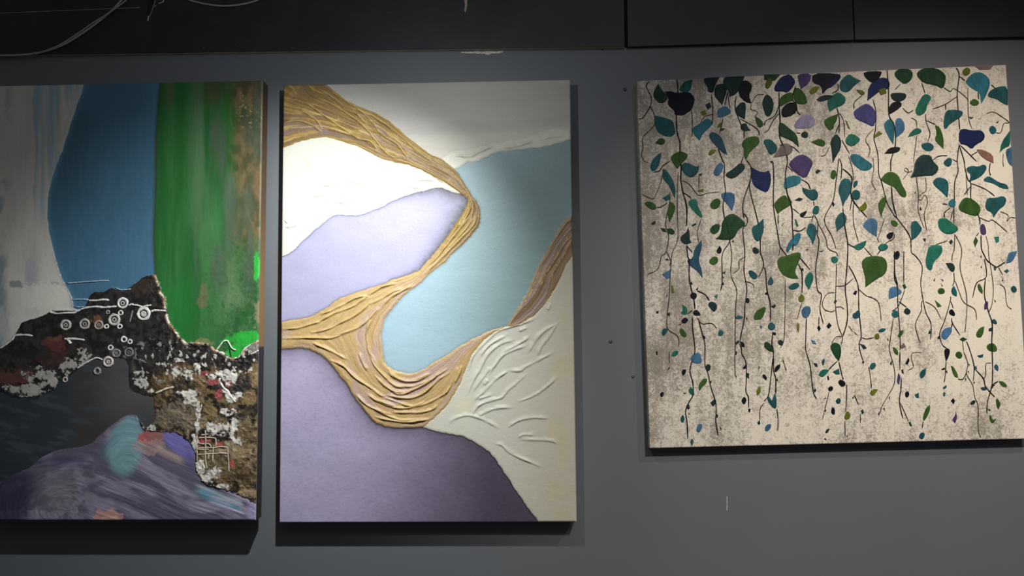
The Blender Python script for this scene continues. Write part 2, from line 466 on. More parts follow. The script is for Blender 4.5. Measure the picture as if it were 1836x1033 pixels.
# ---- middle painting: gold, lilac and pale blue flowing shapes
Q2 = [(508, 153), (1022, 143), (1034, 936), (501, 937)]; D2 = 0.050
UPPER = [(582, 150), (594, 159), (612, 173), (632, 186), (663, 198), (693, 214), (710, 227), (734, 248), (770, 276), (790, 285), (815, 304), (828, 322), (840, 341), (850, 356), (858, 367), (861, 382), (861, 395), (858, 407), (849, 417), (841, 427), (831, 438), (817, 450), (803, 464), (798, 471), (784, 480), (768, 494), (752, 509), (734, 522), (720, 535), (712, 544), (703, 555), (690, 572), (686, 585), (684, 601), (686, 621), (688, 640), (691, 652), (701, 660), (714, 666), (734, 670), (752, 665), (766, 658), (780, 649), (801, 637), (821, 623), (845, 609), (866, 599), (882, 592), (910, 584)]
LOW1 = [(505, 267), (531, 257), (551, 251), (577, 247), (592, 248), (622, 257), (642, 263), (663, 274), (683, 284), (710, 292), (728, 295), (750, 303), (770, 313), (786, 322), (800, 329), (829, 349)]
CRPU = [(500, 460), (516, 456), (531, 444), (551, 425), (571, 407), (590, 391), (606, 385), (632, 386), (649, 385), (665, 378), (683, 372), (703, 361), (734, 349), (760, 342), (786, 337), (800, 340), (813, 345), (829, 349)]
PUGO = [(829, 349), (837, 356), (838, 363), (833, 375), (823, 391), (813, 407), (801, 425), (786, 444), (774, 460), (763, 472), (752, 484), (734, 493), (704, 501), (693, 507), (663, 517), (632, 527), (604, 538), (590, 550), (575, 558), (557, 568), (531, 573), (500, 578)]
GOP2 = [(498, 627), (531, 624), (551, 625), (565, 631), (580, 640), (596, 656), (610, 674), (624, 692), (636, 713), (652, 733), (669, 754), (681, 761), (702, 767), (726, 768), (742, 767), (759, 766)]
GOC2 = [(759, 766), (776, 752), (793, 737), (807, 720), (817, 702), (827, 684), (836, 662), (847, 636), (864, 615), (882, 599), (900, 589), (910, 585)]
CRP2 = [(759, 766), (779, 772), (794, 776), (818, 780), (832, 783), (850, 792), (866, 803), (879, 812), (894, 832), (908, 852), (920, 872), (933, 891), (947, 911), (961, 929), (972, 945)]
BRL = [(910, 585), (929, 553), (943, 529), (953, 509), (963, 482), (978, 456), (990, 433), (1004, 409), (1014, 395), (1034, 378)]
BRR = [(1034, 445), (1024, 462), (1014, 478), (1004, 501), (994, 519), (979, 542), (963, 561), (943, 575), (925, 584), (910, 586)]
BLT = [(815, 304), (823, 301), (839, 291), (855, 290), (872, 282), (890, 274), (914, 270), (943, 267), (973, 264), (1000, 257), (1034, 247)]
STT = [(790, 284), (811, 272), (841, 267), (870, 260), (902, 254), (929, 250), (955, 242), (975, 236), (990, 232), (1034, 234)]
def wob(pts, amp=0.7, seed=1):
    r = random.Random(seed); P = catmull(pts, 4)
    return [(x + r.uniform(-amp, amp), y + r.uniform(-amp, amp)) for x, y in P]
UPPER, LOW1, CRPU, PUGO, GOP2, GOC2, CRP2, BRL, BRR, BLT, STT = [wob(p, 0.8, i) for i, p in enumerate([UPPER, LOW1, CRPU, PUGO, GOP2, GOC2, CRP2, BRL, BRR, BLT, STT])]
GOLD = [(470, 120)] + [(582, 120)] + UPPER + GOC2[::-1] + GOP2[::-1] + [(470, 627), (470, 578)] + PUGO[::-1] + LOW1[::-1] + [(470, 267)]
CREAM1 = LOW1 + CRPU[::-1] + [(470, 460), (470, 267)]
PURP1 = CRPU + PUGO + [(470, 578), (470, 460)]
PURP2 = GOP2 + CRP2 + [(972, 980), (470, 980), (470, 627)]
CREAM2 = BRR + GOC2[::-1] + CRP2 + [(972, 980), (1080, 980), (1080, 445)]
BROWN = BRL + [(1080, 378), (1080, 445)] + BRR
i_up = min(range(len(UPPER)), key=lambda i: abs(UPPER[i][0]-815)+abs(UPPER[i][1]-304))
BLUE = BLT + [(1080, 247), (1080, 378)] + BRL[::-1] + UPPER[i_up:][::-1]
STRIP = STT + [(1080, 234), (1080, 247)] + BLT[::-1]
T1 = lambda s: tile(490, 140, 4.918, nums(s)); T2 = lambda s: tile(760, 140, 4.918, nums(s)); T3 = lambda s: tile(490, 340, 4.918, nums(s))
T4 = lambda s: tile(760, 340, 4.918, nums(s)); T5 = lambda s: tile(490, 540, 4.918, nums(s)); T6 = lambda s: tile(760, 540, 4.918, nums(s))
T7 = lambda s: tile(600, 650, 4.918, nums(s)); T8 = lambda s: tile(770, 730, 4.918, nums(s))
GOLD_RIDGES = [T5(s) for s in [
    '95,330 250,325 420,325 520,325 640,280 740,240 830,175 870,130 930,60', '340,280 480,250 600,190 720,130 800,70 860,10', '290,215 400,185 480,140 560,100 680,60 780,0',
    '560,300 680,262 780,200 850,140', '860,170 830,260 828,330 840,430 880,500 930,590', '350,370 470,420 560,465 650,515', '510,525 620,570 720,670 840,750 950,830 990,840',
    '850,470 900,570 980,660 1060,730 1150,750 1260,745 1377,690', '1020,630 1080,680 1180,710 1290,680 1377,640', '900,660 1000,750 1090,800 1200,795 1377,710',
    '840,830 940,880 1080,930', '740,830 820,910 920,960 1040,1000', '100,250 230,235 330,205 420,180', '760,460 790,540 830,610', '420,120 520,80 640,20']] + [T7(s) for s in [
    '480,80 560,140 640,165 740,155 850,100', '440,130 540,205 640,215 760,190 900,120 1000,50', '380,150 480,230 580,280 700,240 860,150 930,80',
    '470,290 590,310 690,310 800,260 920,150 1020,90', '440,310 560,350 680,385 790,370 880,330 990,260 1040,170', '300,285 400,350 530,395 650,400 800,350',
    '200,290 280,370 420,440 500,480 600,510 720,500', '530,440 640,440 750,440 860,415 900,380', '360,480 500,510 640,525 760,510 830,500', '1090,50 1060,130 1010,220 960,300', '1120,30 1095,110 1060,180']] + [T1(s) for s in [
    '100,180 300,230 460,340 620,450 760,540 860,560 910,620', '440,190 600,280 760,390 850,480 920,570 1020,680 1130,710', '250,290 380,370 430,450', '520,130 700,240 850,360 960,500 1100,590 1180,700',
    '740,320 820,400', '870,330 1080,470 1230,610 1377,720', '95,400 220,380 330,410 420,470']] + [T3(s) for s in [
    '640,1010 720,960 820,945 700,1030', '850,930 960,860 1080,830', '860,1010 980,950 1060,900 1150,880', '960,1030 1040,950 1130,900 1220,850']] + [T4(s) for s in [
    '20,740 120,640 220,540 330,430 430,330 470,240', '60,660 150,560 260,420 340,320 400,240', '180,560 300,430 380,340 440,250', '300,330 370,250 420,150']]
CREAM_RIDGES = [T6(s) for s in [
    '990,150 900,190 750,235 650,270 540,370 440,480 400,600', '720,310 580,390 500,490', '780,350 680,380 570,470 500,600 440,700 400,800', '930,320 820,390 710,450 690,480',
    '900,400 800,430 700,480 640,550 580,640', '600,580 520,680 440,790', '1180,200 1060,270 980,360 930,450', '1170,210 1110,310 1040,400 1010,480', '1130,460 1000,530 900,580 850,615 760,615',
    '740,620 640,690 540,790 450,870', '890,660 800,740 740,790 690,850 590,880 490,920 430,1000', '600,830 480,865', '1180,670 1080,760 960,840 840,885', '770,940 650,945 550,980 480,1020',
    '1120,20 1095,80', '910,240 840,265', '570,700 530,740']] + [T8(s) for s in [
    '190,145 210,110 320,75 420,90 510,130 600,180', '700,175 790,120 900,95 1040,100', '790,270 830,245 920,250', '800,285 1050,295 1120,320', '590,325 640,340 720,410 850,470 980,525']] + [T2(s) for s in [
    '290,690 420,690 520,640 600,610', '1060,540 1130,520 1220,510', '700,620 830,600 960,560']]
THIN_RIDGES = [T1(s) for s in ['430,950 560,960 620,1020', '470,880 560,855 640,880 740,930 860,935', '1200,920 1320,900 1377,905', '1190,965 1300,970']] + [T3(s) for s in [
    '110,335 200,320 280,270', '150,240 280,100 380,60 480,50', '350,180 460,120 560,105 680,150 800,165', '580,0 640,80 720,130', '100,270 130,300']] + [T2(s) for s in ['0,775 140,905 220,930 330,1010', '10,890 80,910']]

def lab2(X, Y):
    L = np.zeros(X.shape, int)
    for k, P in ((1, STRIP), (2, BLUE), (4, CREAM1), (5, PURP1), (6, PURP2), (7, CREAM2), (8, BROWN), (3, GOLD)):
        L[inside(X, Y, P)] = k
    return L
def gold_flow(X, Y):
    d1 = pdist(X, Y, UPPER); d2 = np.minimum(np.minimum(pdist(X, Y, LOW1), pdist(X, Y, PUGO)), np.minimum(pdist(X, Y, GOP2), pdist(X, Y, GOC2)))
    return d1/(d1+d2+1e-6), np.minimum(d1, d2)
def brown_flow(X, Y):
    d1 = pdist(X, Y, BRL); d2 = pdist(X, Y, BRR)
    return d1/(d1+d2+1e-6), np.minimum(d1, d2)
def streak(s, X, Y, freq, seed):
    w = fbm(X*0.02, Y*0.02, seed+5, 3)
    n = vn(s*freq + 2.2*w, (X*0.8 + Y)*0.018, seed)
    return n
def ridges(X, Y, lst, hw, hh, seed=3, soft=1.0):
    """raised knife ridges: crisp on one flank, spread out on the other, tapering at both ends"""
    out = np.zeros(X.shape)
    for i, p in enumerate(lst):
        P = catmull(p, 4); far = 12.0
        m = (X > P[:, 0].min()-far) & (X < P[:, 0].max()+far) & (Y > P[:, 1].min()-far) & (Y < P[:, 1].max()+far)
        if not m.any(): continue
        x = X[m]; y = Y[m]; d = np.full(x.shape, 1e3); sg = np.zeros(x.shape); u = np.zeros(x.shape)
        nseg = len(P)-1
        for k, ((ax, ay), (bx, by)) in enumerate(zip(P[:-1], P[1:])):
            ex, ey = bx-ax, by-ay; L = ex*ex+ey*ey+1e-9
            t = np.clip(((x-ax)*ex + (y-ay)*ey)/L, 0, 1)
            q = np.hypot(x-ax-t*ex, y-ay-t*ey); b = q < d
            d = np.where(b, q, d); u = np.where(b, (k+t)/nseg, u); sg = np.where(b, np.sign(ex*(y-ay)-ey*(x-ax))*(1 if ex >= 0 else -1), sg)
        w = hw*(0.6 + 0.8*vn(x*0.12, y*0.12, seed+i))*np.where(sg < 0, soft, 1.0)
        tp = np.clip(np.minimum(u, 1-u)*5 + 0.25, 0, 1)
        out[m] = np.maximum(out[m], hh*tp*np.exp(-(d/w)**2)*(0.45 + 0.9*vn(x*0.07, y*0.07, seed+40+i)))
    return out
def hgt2(X, Y):
    L = lab2(X, Y); h = np.zeros(X.shape)
    m = L == 3; x, y = X[m], Y[m]; s, e = gold_flow(x, y)
    n = streak(s, x, y, 13, 11); n2 = streak(s, x, y, 30, 31)
    lw = ss(400, 520, y)
    h[m] = (0.0016 + mix(0.0024, 0.0009, lw)*(1-np.abs(2*n-1))**2 + mix(0.0019, 0.0006, lw)*n2 + 0.0006*fbm(x*0.16, y*0.16, 7, 3))*ss(0, 5, e+1.2)
    m = L == 8; x, y = X[m], Y[m]; s, e = brown_flow(x, y)
    n = streak(s, x, y, 9, 12); n2 = streak(s, x, y, 22, 33)
    h[m] = (0.0014 + 0.0018*(1-np.abs(2*n-1))**2 + 0.0007*n2)*ss(0, 4, e+1.2)
    m = (L == 7) | (L == 1); x, y = X[m], Y[m]
    e = np.minimum(np.minimum(pdist(x, y, BLT), pdist(x, y, STT)), pdist(x, y, CRP2))
    h[m] = 0.0012*ss(0, 4, e+0.8) + 0.0008*fbm(x*0.05, y*0.05, 71, 3)
    m = L == 4; x, y = X[m], Y[m]
    h[m] = 0.0010*ss(0, 4, np.minimum(pdist(x, y, CRPU), 9)+0.5) + 0.0004*fbm(x*0.05, y*0.05, 72, 3)
    g = ridges(X, Y, GOLD_RIDGES, 1.5, 0.0050, 100, 1.5); h = h + np.where((L == 3), g, 0)
    c = ridges(X, Y, CREAM_RIDGES, 1.5, 0.0030, 200, 2.8); h = h + np.where((L == 7) | (L == 1), c, 0)
    t = ridges(X, Y, THIN_RIDGES, 0.9, 0.0030, 300, 2.5); h = h + np.where(L == 4, t, 0)
    e = pdist(X, Y, STT, 9.0); h = h + np.where(L == 1, 0.0016*np.exp(-(e/2.2)**2), 0)
    h = h + 0.00025*fbm(X*0.3, Y*0.3, 5, 2)
    return h
def c_grey(X, Y):
    b = (Y - (243 - (X-780)*0.07) + 8*fbm(X*0.02, Y*0.05, 3, 3) - 4)
    t = ss(-7, 7, b)
    c = cmix([0.41, 0.37, 0.335], [0.46, 0.44, 0.36], t)
    c = cmix(c, [0.34, 0.335, 0.30], ss(820, 640, X)*0.8)
    return c*(0.92 + 0.16*fbm(X*0.012, Y*0.09, 9, 4))[..., None]
def c_strip(X, Y):
    return np.array([0.54, 0.52, 0.42])*(0.9 + 0.2*fbm(X*0.04, Y*0.06, 21, 4))[..., None]
def c_blue(X, Y):
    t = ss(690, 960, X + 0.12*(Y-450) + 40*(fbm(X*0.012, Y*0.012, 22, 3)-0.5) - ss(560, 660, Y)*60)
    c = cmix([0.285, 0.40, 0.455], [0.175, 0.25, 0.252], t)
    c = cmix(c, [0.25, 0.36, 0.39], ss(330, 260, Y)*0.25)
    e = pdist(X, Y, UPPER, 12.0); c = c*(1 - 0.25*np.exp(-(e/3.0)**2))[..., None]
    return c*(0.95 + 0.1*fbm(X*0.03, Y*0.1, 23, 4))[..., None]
def c_gold(X, Y):
    s, e = gold_flow(X, Y)
    n = streak(s, X, Y, 13, 11); n2 = streak(s, X, Y, 30, 31); n3 = streak(s, X, Y, 7, 51); n4 = streak(s, X, Y, 62, 61); sp = 0.35*fbm(X*0.22, Y*0.22, 52, 3) + 0.65*streak(s, X, Y, 44, 57)
    low = ss(400, 520, Y)
    tan_ = cmix([0.20, 0.120, 0.040], [0.41, 0.27, 0.125], low)
    mauve = cmix([0.175, 0.115, 0.088], [0.40, 0.275, 0.225], low)
    c = cmix(tan_, mauve, ss(0.48, 0.72, n3)*0.85)
    c = cmix(c, cmix([0.36, 0.235, 0.062], [0.50, 0.35, 0.11], low), ss(0.50, 0.85, 1-np.abs(2*n-1))*ss(0.30, 0.62, sp)*mix(0.8, 0.35, low))
    c = cmix(c, cmix([0.60, 0.45, 0.16], [0.56, 0.42, 0.19], low), ss(0.60, 0.85, n4)*ss(0.45, 0.65, n2)*mix(0.55, 0.3, low))
    c = cmix(c, [0.13, 0.075, 0.03], ss(0.34, 0.12, n2)*ss(0.6, 0.4, n4)*mix(0.7, 0.3, low))  # brown creases: shadow lines between ridges painted into the colour
    g = ridges(X, Y, GOLD_RIDGES, 1.5, 1.0, 100)
    c = cmix(c, [0.54, 0.39, 0.14], np.clip(g, 0, 1)*0.6)  # gold ridge lines, lightened with a painted highlight
    c = cmix(c, [0.40, 0.27, 0.07], np.exp(-(e/3.0)**2)*0.5)
    return c
def c_brown(X, Y):
    s, e = brown_flow(X, Y)
    n = streak(s, X, Y, 9, 12); n2 = streak(s, X, Y, 22, 33); sp = fbm(X*0.2, Y*0.2, 54, 3)
    c = cmix([0.20, 0.125, 0.065], [0.25, 0.175, 0.145], ss(0.4, 0.7, n))
    c = cmix(c, [0.50, 0.33, 0.12], ss(0.60, 0.85, n2)*ss(0.35, 0.6, sp))
    c = cmix(c, [0.40, 0.26, 0.09], np.exp(-(e/3.0)**2)*0.7)
    return c*0.95
def c_cream1(X, Y):
    c = cmix([0.56, 0.555, 0.485], [0.50, 0.49, 0.395], fbm(X*0.015, Y*0.015, 61, 3))
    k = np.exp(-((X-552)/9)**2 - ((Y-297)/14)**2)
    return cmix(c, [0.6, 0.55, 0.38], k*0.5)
def c_purp1(X, Y):
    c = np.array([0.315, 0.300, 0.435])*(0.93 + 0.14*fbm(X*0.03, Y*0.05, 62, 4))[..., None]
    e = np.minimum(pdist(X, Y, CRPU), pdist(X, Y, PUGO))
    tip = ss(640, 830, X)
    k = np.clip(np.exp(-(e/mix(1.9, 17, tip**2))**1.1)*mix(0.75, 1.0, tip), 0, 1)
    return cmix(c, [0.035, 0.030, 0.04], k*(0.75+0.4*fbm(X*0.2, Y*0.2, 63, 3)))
def c_purp2(X, Y):
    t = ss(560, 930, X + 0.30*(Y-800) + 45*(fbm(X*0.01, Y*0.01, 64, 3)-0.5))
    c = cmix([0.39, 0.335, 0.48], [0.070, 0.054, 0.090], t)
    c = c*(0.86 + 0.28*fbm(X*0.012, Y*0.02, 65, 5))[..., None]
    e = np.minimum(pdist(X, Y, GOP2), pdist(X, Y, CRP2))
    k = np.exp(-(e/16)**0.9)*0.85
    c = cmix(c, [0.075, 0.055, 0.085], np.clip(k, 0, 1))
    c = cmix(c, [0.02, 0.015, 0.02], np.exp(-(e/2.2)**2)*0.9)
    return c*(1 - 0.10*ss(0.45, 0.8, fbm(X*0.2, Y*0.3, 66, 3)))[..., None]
def c_cream2(X, Y):
    c = cmix([0.50, 0.485, 0.405], [0.45, 0.42, 0.34], ss(880, 1010, X))
    n = fbm(X*0.018, Y*0.018, 67, 4)
    c = cmix(c, [0.46, 0.41, 0.27], ss(0.56, 0.72, n)*ss(960, 1010, X)*0.7)
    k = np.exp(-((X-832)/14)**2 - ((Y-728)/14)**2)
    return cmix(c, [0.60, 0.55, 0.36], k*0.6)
c2 = at(767, 937, D2)
p2 = empty('painting', (float(c2[0]), 0.0, float(c2[2])))
tag(p2, 'middle painting of gold bands flowing between lilac, pale blue and cream shapes', 'painting', 'paintings hung on the grey wall')
canvas_box(p2, Q2, D2, M_PSIDE)
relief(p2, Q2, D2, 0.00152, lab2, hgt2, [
    ('grey_sky_field', 0, c_grey, M_PAINT, 'warm grey field across the upper right'), ('cream_ridge_strip', 1, c_strip, M_PAINT, 'narrow cream strip with a raised lip'),
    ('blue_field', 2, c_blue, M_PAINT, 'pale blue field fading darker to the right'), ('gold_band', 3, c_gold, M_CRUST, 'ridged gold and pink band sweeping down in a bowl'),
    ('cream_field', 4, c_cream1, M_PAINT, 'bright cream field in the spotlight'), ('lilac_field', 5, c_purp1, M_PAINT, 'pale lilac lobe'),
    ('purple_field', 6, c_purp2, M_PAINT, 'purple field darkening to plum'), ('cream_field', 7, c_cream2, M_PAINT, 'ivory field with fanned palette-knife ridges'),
    ('brown_gold_band', 8, c_brown, M_CRUST, 'brown and gold streaked band')])

# ---- left painting: abstract with white, blue and green above a black crust and a violet swirl
R1t, R1b = (471.0, 144.5), (458.5, 933.0); D1 = 0.070
tl = at(*R1t, D1); blp = at(*R1b, D1)
def off(px):  # the canvas runs on past the left border of the photograph: 0.8 m wide
    return px
q1l_top = proj((tl + np.array([-0.80, 0, -0.004]))[None])[0][0], proj((tl + np.array([-0.80, 0, -0.004]))[None])[1][0]
q1l_bot = proj((blp + np.array([-0.80, 0, 0.001]))[None])[0][0], proj((blp + np.array([-0.80, 0, 0.001]))[None])[1][0]
Q1 = [q1l_top, R1t, R1b, q1l_bot]
WBLUE = wob([(152, 120), (150, 153), (136, 196), (124, 232), (112, 270), (98, 307), (88, 345), (85, 375), (88, 410), (97, 452), (108, 490), (119, 512), (130, 535), (133, 552)], 0.7, 41)
WBLK = wob([(145, 556), (128, 556), (91, 560), (77, 567), (61, 571), (42, 578), (35, 588), (23, 607), (8, 620), (0, 626), (-60, 668)], 0.9, 42)
BLBK = wob([(133, 553), (145, 556), (153, 551), (160, 534), (171, 523), (185, 524), (200, 517), (218, 521), (240, 511), (257, 498), (270, 493), (278, 492)], 1.0, 43)
BLGR = [(290, 120), (287, 153), (282, 200), (279, 250), (278, 340), (275, 427), (278, 492)]
GRBK = wob([(278, 492), (284, 503), (290, 523), (298, 538), (300, 555), (304, 577), (315, 591), (325, 605), (336, 614), (358, 614), (376, 619), (390, 628), (402, 632), (411, 639), (423, 642), (432, 637), (440, 625), (453, 614), (466, 609), (480, 604)], 1.1, 44)
SLTOP = wob([(-60, 702), (0, 701), (23, 712), (52, 712), (64, 715), (80, 705), (99, 698), (105, 685), (122, 677), (138, 664), (157, 651), (171, 643), (200, 640), (227, 646), (231, 672), (234, 698), (256, 707), (275, 712), (279, 735), (276, 755), (262, 766), (249, 753)], 1.2, 45)
SWTOP = wob([(-60, 895), (0, 868), (26, 850), (52, 840), (78, 819), (108, 807), (139, 803), (164, 796), (174, 786), (200, 763), (220, 749), (240, 744), (249, 752), (257, 772), (275, 772), (297, 775), (315, 775), (331, 784), (343, 795), (351, 813), (352, 840), (362, 860), (373, 869), (392, 875), (414, 881), (432, 888), (446, 894), (460, 903), (480, 912)], 0.8, 46)
WHITE1 = WBLUE + BLBK[:4][:1] + WBLK + [(-90, 668), (-90, 120)]
BLUE1 = WBLUE + BLBK + BLGR[::-1]
GREEN1 = BLGR + GRBK + [(520, 604), (520, 120)]
SLATE1 = SLTOP + SWTOP[::-1][len(SWTOP)-1-min(range(len(SWTOP)), key=lambda i: abs(SWTOP[i][0]-249)+abs(SWTOP[i][1]-752)):] + [(-90, 895), (-90, 702)]
SWIRL1 = SWTOP + [(520, 912), (520, 980), (-90, 980), (-90, 895)]
def lab1(X, Y):
    L = np.zeros(X.shape, int)
    for k, P in ((1, WHITE1), (2, BLUE1), (3, GREEN1), (4, SLATE1), (5, SWIRL1)):
        L[inside(X, Y, P)] = k
    return L
def blob(X, Y, cx, cy, rx, ry, seed, rag=0.55):
    m = (np.abs(X-cx) < 3*rx+6) & (np.abs(Y-cy) < 3*ry+6); out = np.zeros(X.shape)
    x = X[m]; y = Y[m]
    n = fbm(x*0.09, y*0.09, seed, 4) + 0.5*(fbm(x*0.33, y*0.33, seed+3, 2)-0.5)
    x = x + 12*(fbm(x*0.07, y*0.07, 901, 3)-0.5)*min(1, rx/10); y = y + 12*(fbm(x*0.07, y*0.07, 902, 3)-0.5)*min(1, ry/10)
    out[m] = ss(1.10, 0.88, np.hypot((x-cx)/rx, (y-cy)/ry) + rag*(n-0.5)*2)
    return out
def crust_white(X, Y):
    """pale scraped paint on the crust: (mask)"""
    m = np.zeros(X.shape)
    for i, (cx, cy, rx, ry) in enumerate([(407, 672, 19, 11), (420, 684, 11, 7), (385, 676, 13, 7), (336, 705, 20, 6), (346, 718, 13, 10), (356, 730, 6, 12), (355, 752, 4, 14), (392, 766, 20, 9), (385, 775, 14, 6), (421, 765, 6, 22), (425, 790, 9, 8), (404, 738, 13, 6),
            (407, 704, 6, 14), (425, 709, 8, 7), (415, 718, 7, 5), (338, 672, 9, 10), (357, 668, 4, 11), (321, 645, 8, 5), (316, 664, 5, 12), (252, 685, 13, 8), (258, 668, 12, 3), (270, 700, 8, 4), (270, 768, 9, 7), (362, 838, 9, 14), (372, 858, 13, 7), (350, 792, 7, 14), (385, 848, 10, 8), (400, 872, 14, 4),
            (72, 672, 22, 12), (40, 697, 36, 9), (90, 680, 16, 15), (128, 655, 10, 14), (150, 640, 12, 12), (118, 664, 9, 9), (60, 704, 30, 7)]):
        m = np.maximum(m, blob(X, Y, cx, cy, rx, ry, 300+i, 0.85))
    sp = fbm(X*0.16, Y*0.13, 333, 4)
    zone = ss(232, 262, X)*ss(600, 630, Y)*ss(700, 660, Y) + 0.6*ss(190, 215, X)*ss(250, 215, X)*ss(602, 615, Y)*ss(650, 630, Y)
    m = np.maximum(m, ss(0.60, 0.66, sp)*np.clip(zone, 0, 1)*0.85)
    m = m*ss(0.30, 0.42, fbm(X*0.13, Y*0.13, 335, 4))
    return m
def edge_band(X, Y):
    return np.minimum(pdist(X, Y, GRBK, 14.0), 14.0)
def c_crust(X, Y):
    n = fbm(X*0.05, Y*0.05, 81, 5); n2 = fbm(X*0.13, Y*0.13, 82, 4)
    c = cmix([0.012, 0.011, 0.010], [0.035, 0.030, 0.027], ss(0.35, 0.7, n2))
    # browns and ochres on the right
    rt = ss(255, 300, X)*ss(640, 680, Y + 30*(n-0.5))
    br = cmix([0.020, 0.014, 0.010], [0.21, 0.14, 0.07], ss(0.40, 0.64, 0.6*n + 0.4*n2))
    br = cmix(br, [0.33, 0.26, 0.18], ss(0.55, 0.75, n2)*ss(720, 780, Y)*0.6)
    c = cmix(c, br, rt*0.95)
    for i, (cx, cy, rx, ry, col) in enumerate([(295, 685, 26, 18, (0.12, 0.075, 0.03)), (380, 738, 13, 17, (0.20, 0.135, 0.06)), (446, 716, 14, 14, (0.25, 0.165, 0.075)), (457, 670, 8, 20, (0.26, 0.17, 0.08)), (372, 700, 15, 8, (0.19, 0.12, 0.055)), (400, 718, 9, 6, (0.24, 0.16, 0.075)),
            (440, 775, 18, 24, (0.20, 0.135, 0.07)), (410, 800, 22, 10, (0.36, 0.28, 0.18)), (430, 812, 26, 10, (0.34, 0.25, 0.15)), (320, 745, 42, 26, (0.20, 0.155, 0.11)), (395, 835, 26, 20, (0.22, 0.155, 0.085)), (425, 850, 34, 22, (0.085, 0.052, 0.024)), (445, 885, 16, 10, (0.36, 0.26, 0.15)), (432, 690, 22, 16, (0.03, 0.027, 0.025)), (440, 742, 16, 10, (0.025, 0.022, 0.02)), (330, 690, 20, 14, (0.02, 0.017, 0.015)), (405, 650, 55, 10, (0.018, 0.014, 0.012)),
            (100, 622, 22, 15, (0.14, 0.035, 0.038)), (95, 640, 26, 14, (0.075, 0.028, 0.028)), (25, 676, 30, 14, (0.14, 0.05, 0.038)), (60, 635, 40, 12, (0.016, 0.020, 0.018)), (103, 607, 14, 6, (0.16, 0.08, 0.04)), (172, 572, 10, 8, (0.22, 0.11, 0.05))]):
        c = cmix(c, np.array(col), blob(X, Y, cx, cy, rx, ry, 400+i, 0.7)*0.62)
    for i, (cx, cy, rx, ry) in enumerate([(394, 704, 8, 9), (382, 686, 12, 5), (367, 671, 7, 5), (397, 795, 9, 5), (417, 828, 6, 9), (365, 790, 12, 8), (410, 690, 6, 6)]):
        c = cmix(c, [0.34, 0.075, 0.075], blob(X, Y, cx, cy, rx, ry, 450+i, 0.5)*0.85)
    w = crust_white(X, Y)
    wc = np.array([0.60, 0.56, 0.50])*(0.72 + 0.5*n2)[..., None]
    wc = cmix(wc*0.62, wc, ss(180, 330, X))
    c = cmix(c, wc, w*ss(0.28, 0.45, n2 + 0.12))
    # cream and rust broken line along the green edge
    e = edge_band(X, Y); b = np.exp(-((e-1.5)/2.6)**2)*ss(0.34, 0.5, fbm(X*0.12, Y*0.12, 83, 3))
    c = cmix(c, cmix([0.40, 0.22, 0.12], [0.72, 0.62, 0.47], ss(0.45, 0.6, fbm(X*0.1, Y*0.1, 84, 3))), b*0.9)
    k = blob(X, Y, 452, 625, 15, 9, 470, 0.4); c = cmix(c, [0.24, 0.23, 0.20], k*0.8)
    # dark brown crust right by the peak
    k = blob(X, Y, 262, 515, 24, 14, 471, 0.6); c = cmix(c, [0.06, 0.038, 0.028], k*0.5)
    return c
def c_white1(X, Y):
    n = fbm(X*0.035, Y*0.006, 91, 4); n2 = fbm(X*0.05, Y*0.03, 92, 4)
    c = cmix([0.60, 0.57, 0.51], [0.40, 0.41, 0.40], ss(0.45, 0.7, n))
    top = ss(520, 380, Y)
    c = cmix(c, [0.50, 0.455, 0.41], top*0.7)
    # blue-grey streaks between the pale bands near the blue field
    bx = 60 + 4*(fbm(Y*0.02, Y*0, 93, 3)-0.5)*4
    st = ss(bx-2, bx+3, X)*ss(430, 330, Y)*ss(0.30, 0.5, fbm(X*0.07, Y*0.004, 94, 3))
    c = cmix(c, [0.21, 0.33, 0.38], st*0.8)
    d = pdist(X, Y, WBLUE, 30.0); c = cmix(c, [0.44, 0.42, 0.39], np.exp(-((d-6)/4.0)**2)*ss(330, 250, Y)*0.7)
    c = cmix(c, [0.20, 0.245, 0.26], ss(0.5, 0.72, n2)*ss(30, 0, X)*0.8)
    c = cmix(c, [0.22, 0.24, 0.24], blob(X, Y, 27, 510, 11, 6, 95, 0.6)*0.8)
    c = cmix(c, [0.28, 0.30, 0.30], (np.abs(Y-506-0.03*X+4*(n2-0.5)) < 2.2)*ss(60, 100, X)*0.6)
    return cmix(c, [0.68, 0.65, 0.58], blob(X, Y, 80, 530, 40, 26, 96, 0.5)*0.7)
def c_blue1(X, Y):
    n = fbm(X*0.02, Y*0.012, 97, 4)
    c = cmix([0.050, 0.125, 0.190], [0.060, 0.155, 0.245], ss(340, 520, Y + 60*(n-0.5)))
    c = cmix(c, [0.032, 0.080, 0.115], ss(190, 130, X + 40*(n-0.5))*ss(420, 300, Y)*ss(150, 230, Y)*0.45)
    c = cmix(c, [0.062, 0.155, 0.235], ss(240, 275, X)*ss(260, 170, Y)*0.6)
    c = cmix(c, [0.11, 0.24, 0.35], np.exp(-(pdist(X, Y, WBLUE, 20.0)/6)**2)*0.5)
    e = np.minimum(pdist(X, Y, BLGR, 20.0), 20.0); c = cmix(c, [0.035, 0.06, 0.07], np.exp(-(e/3)**2)*0.7)
    return c*(0.9 + 0.2*fbm(X*0.2, Y*0.04, 98, 4))[..., None]
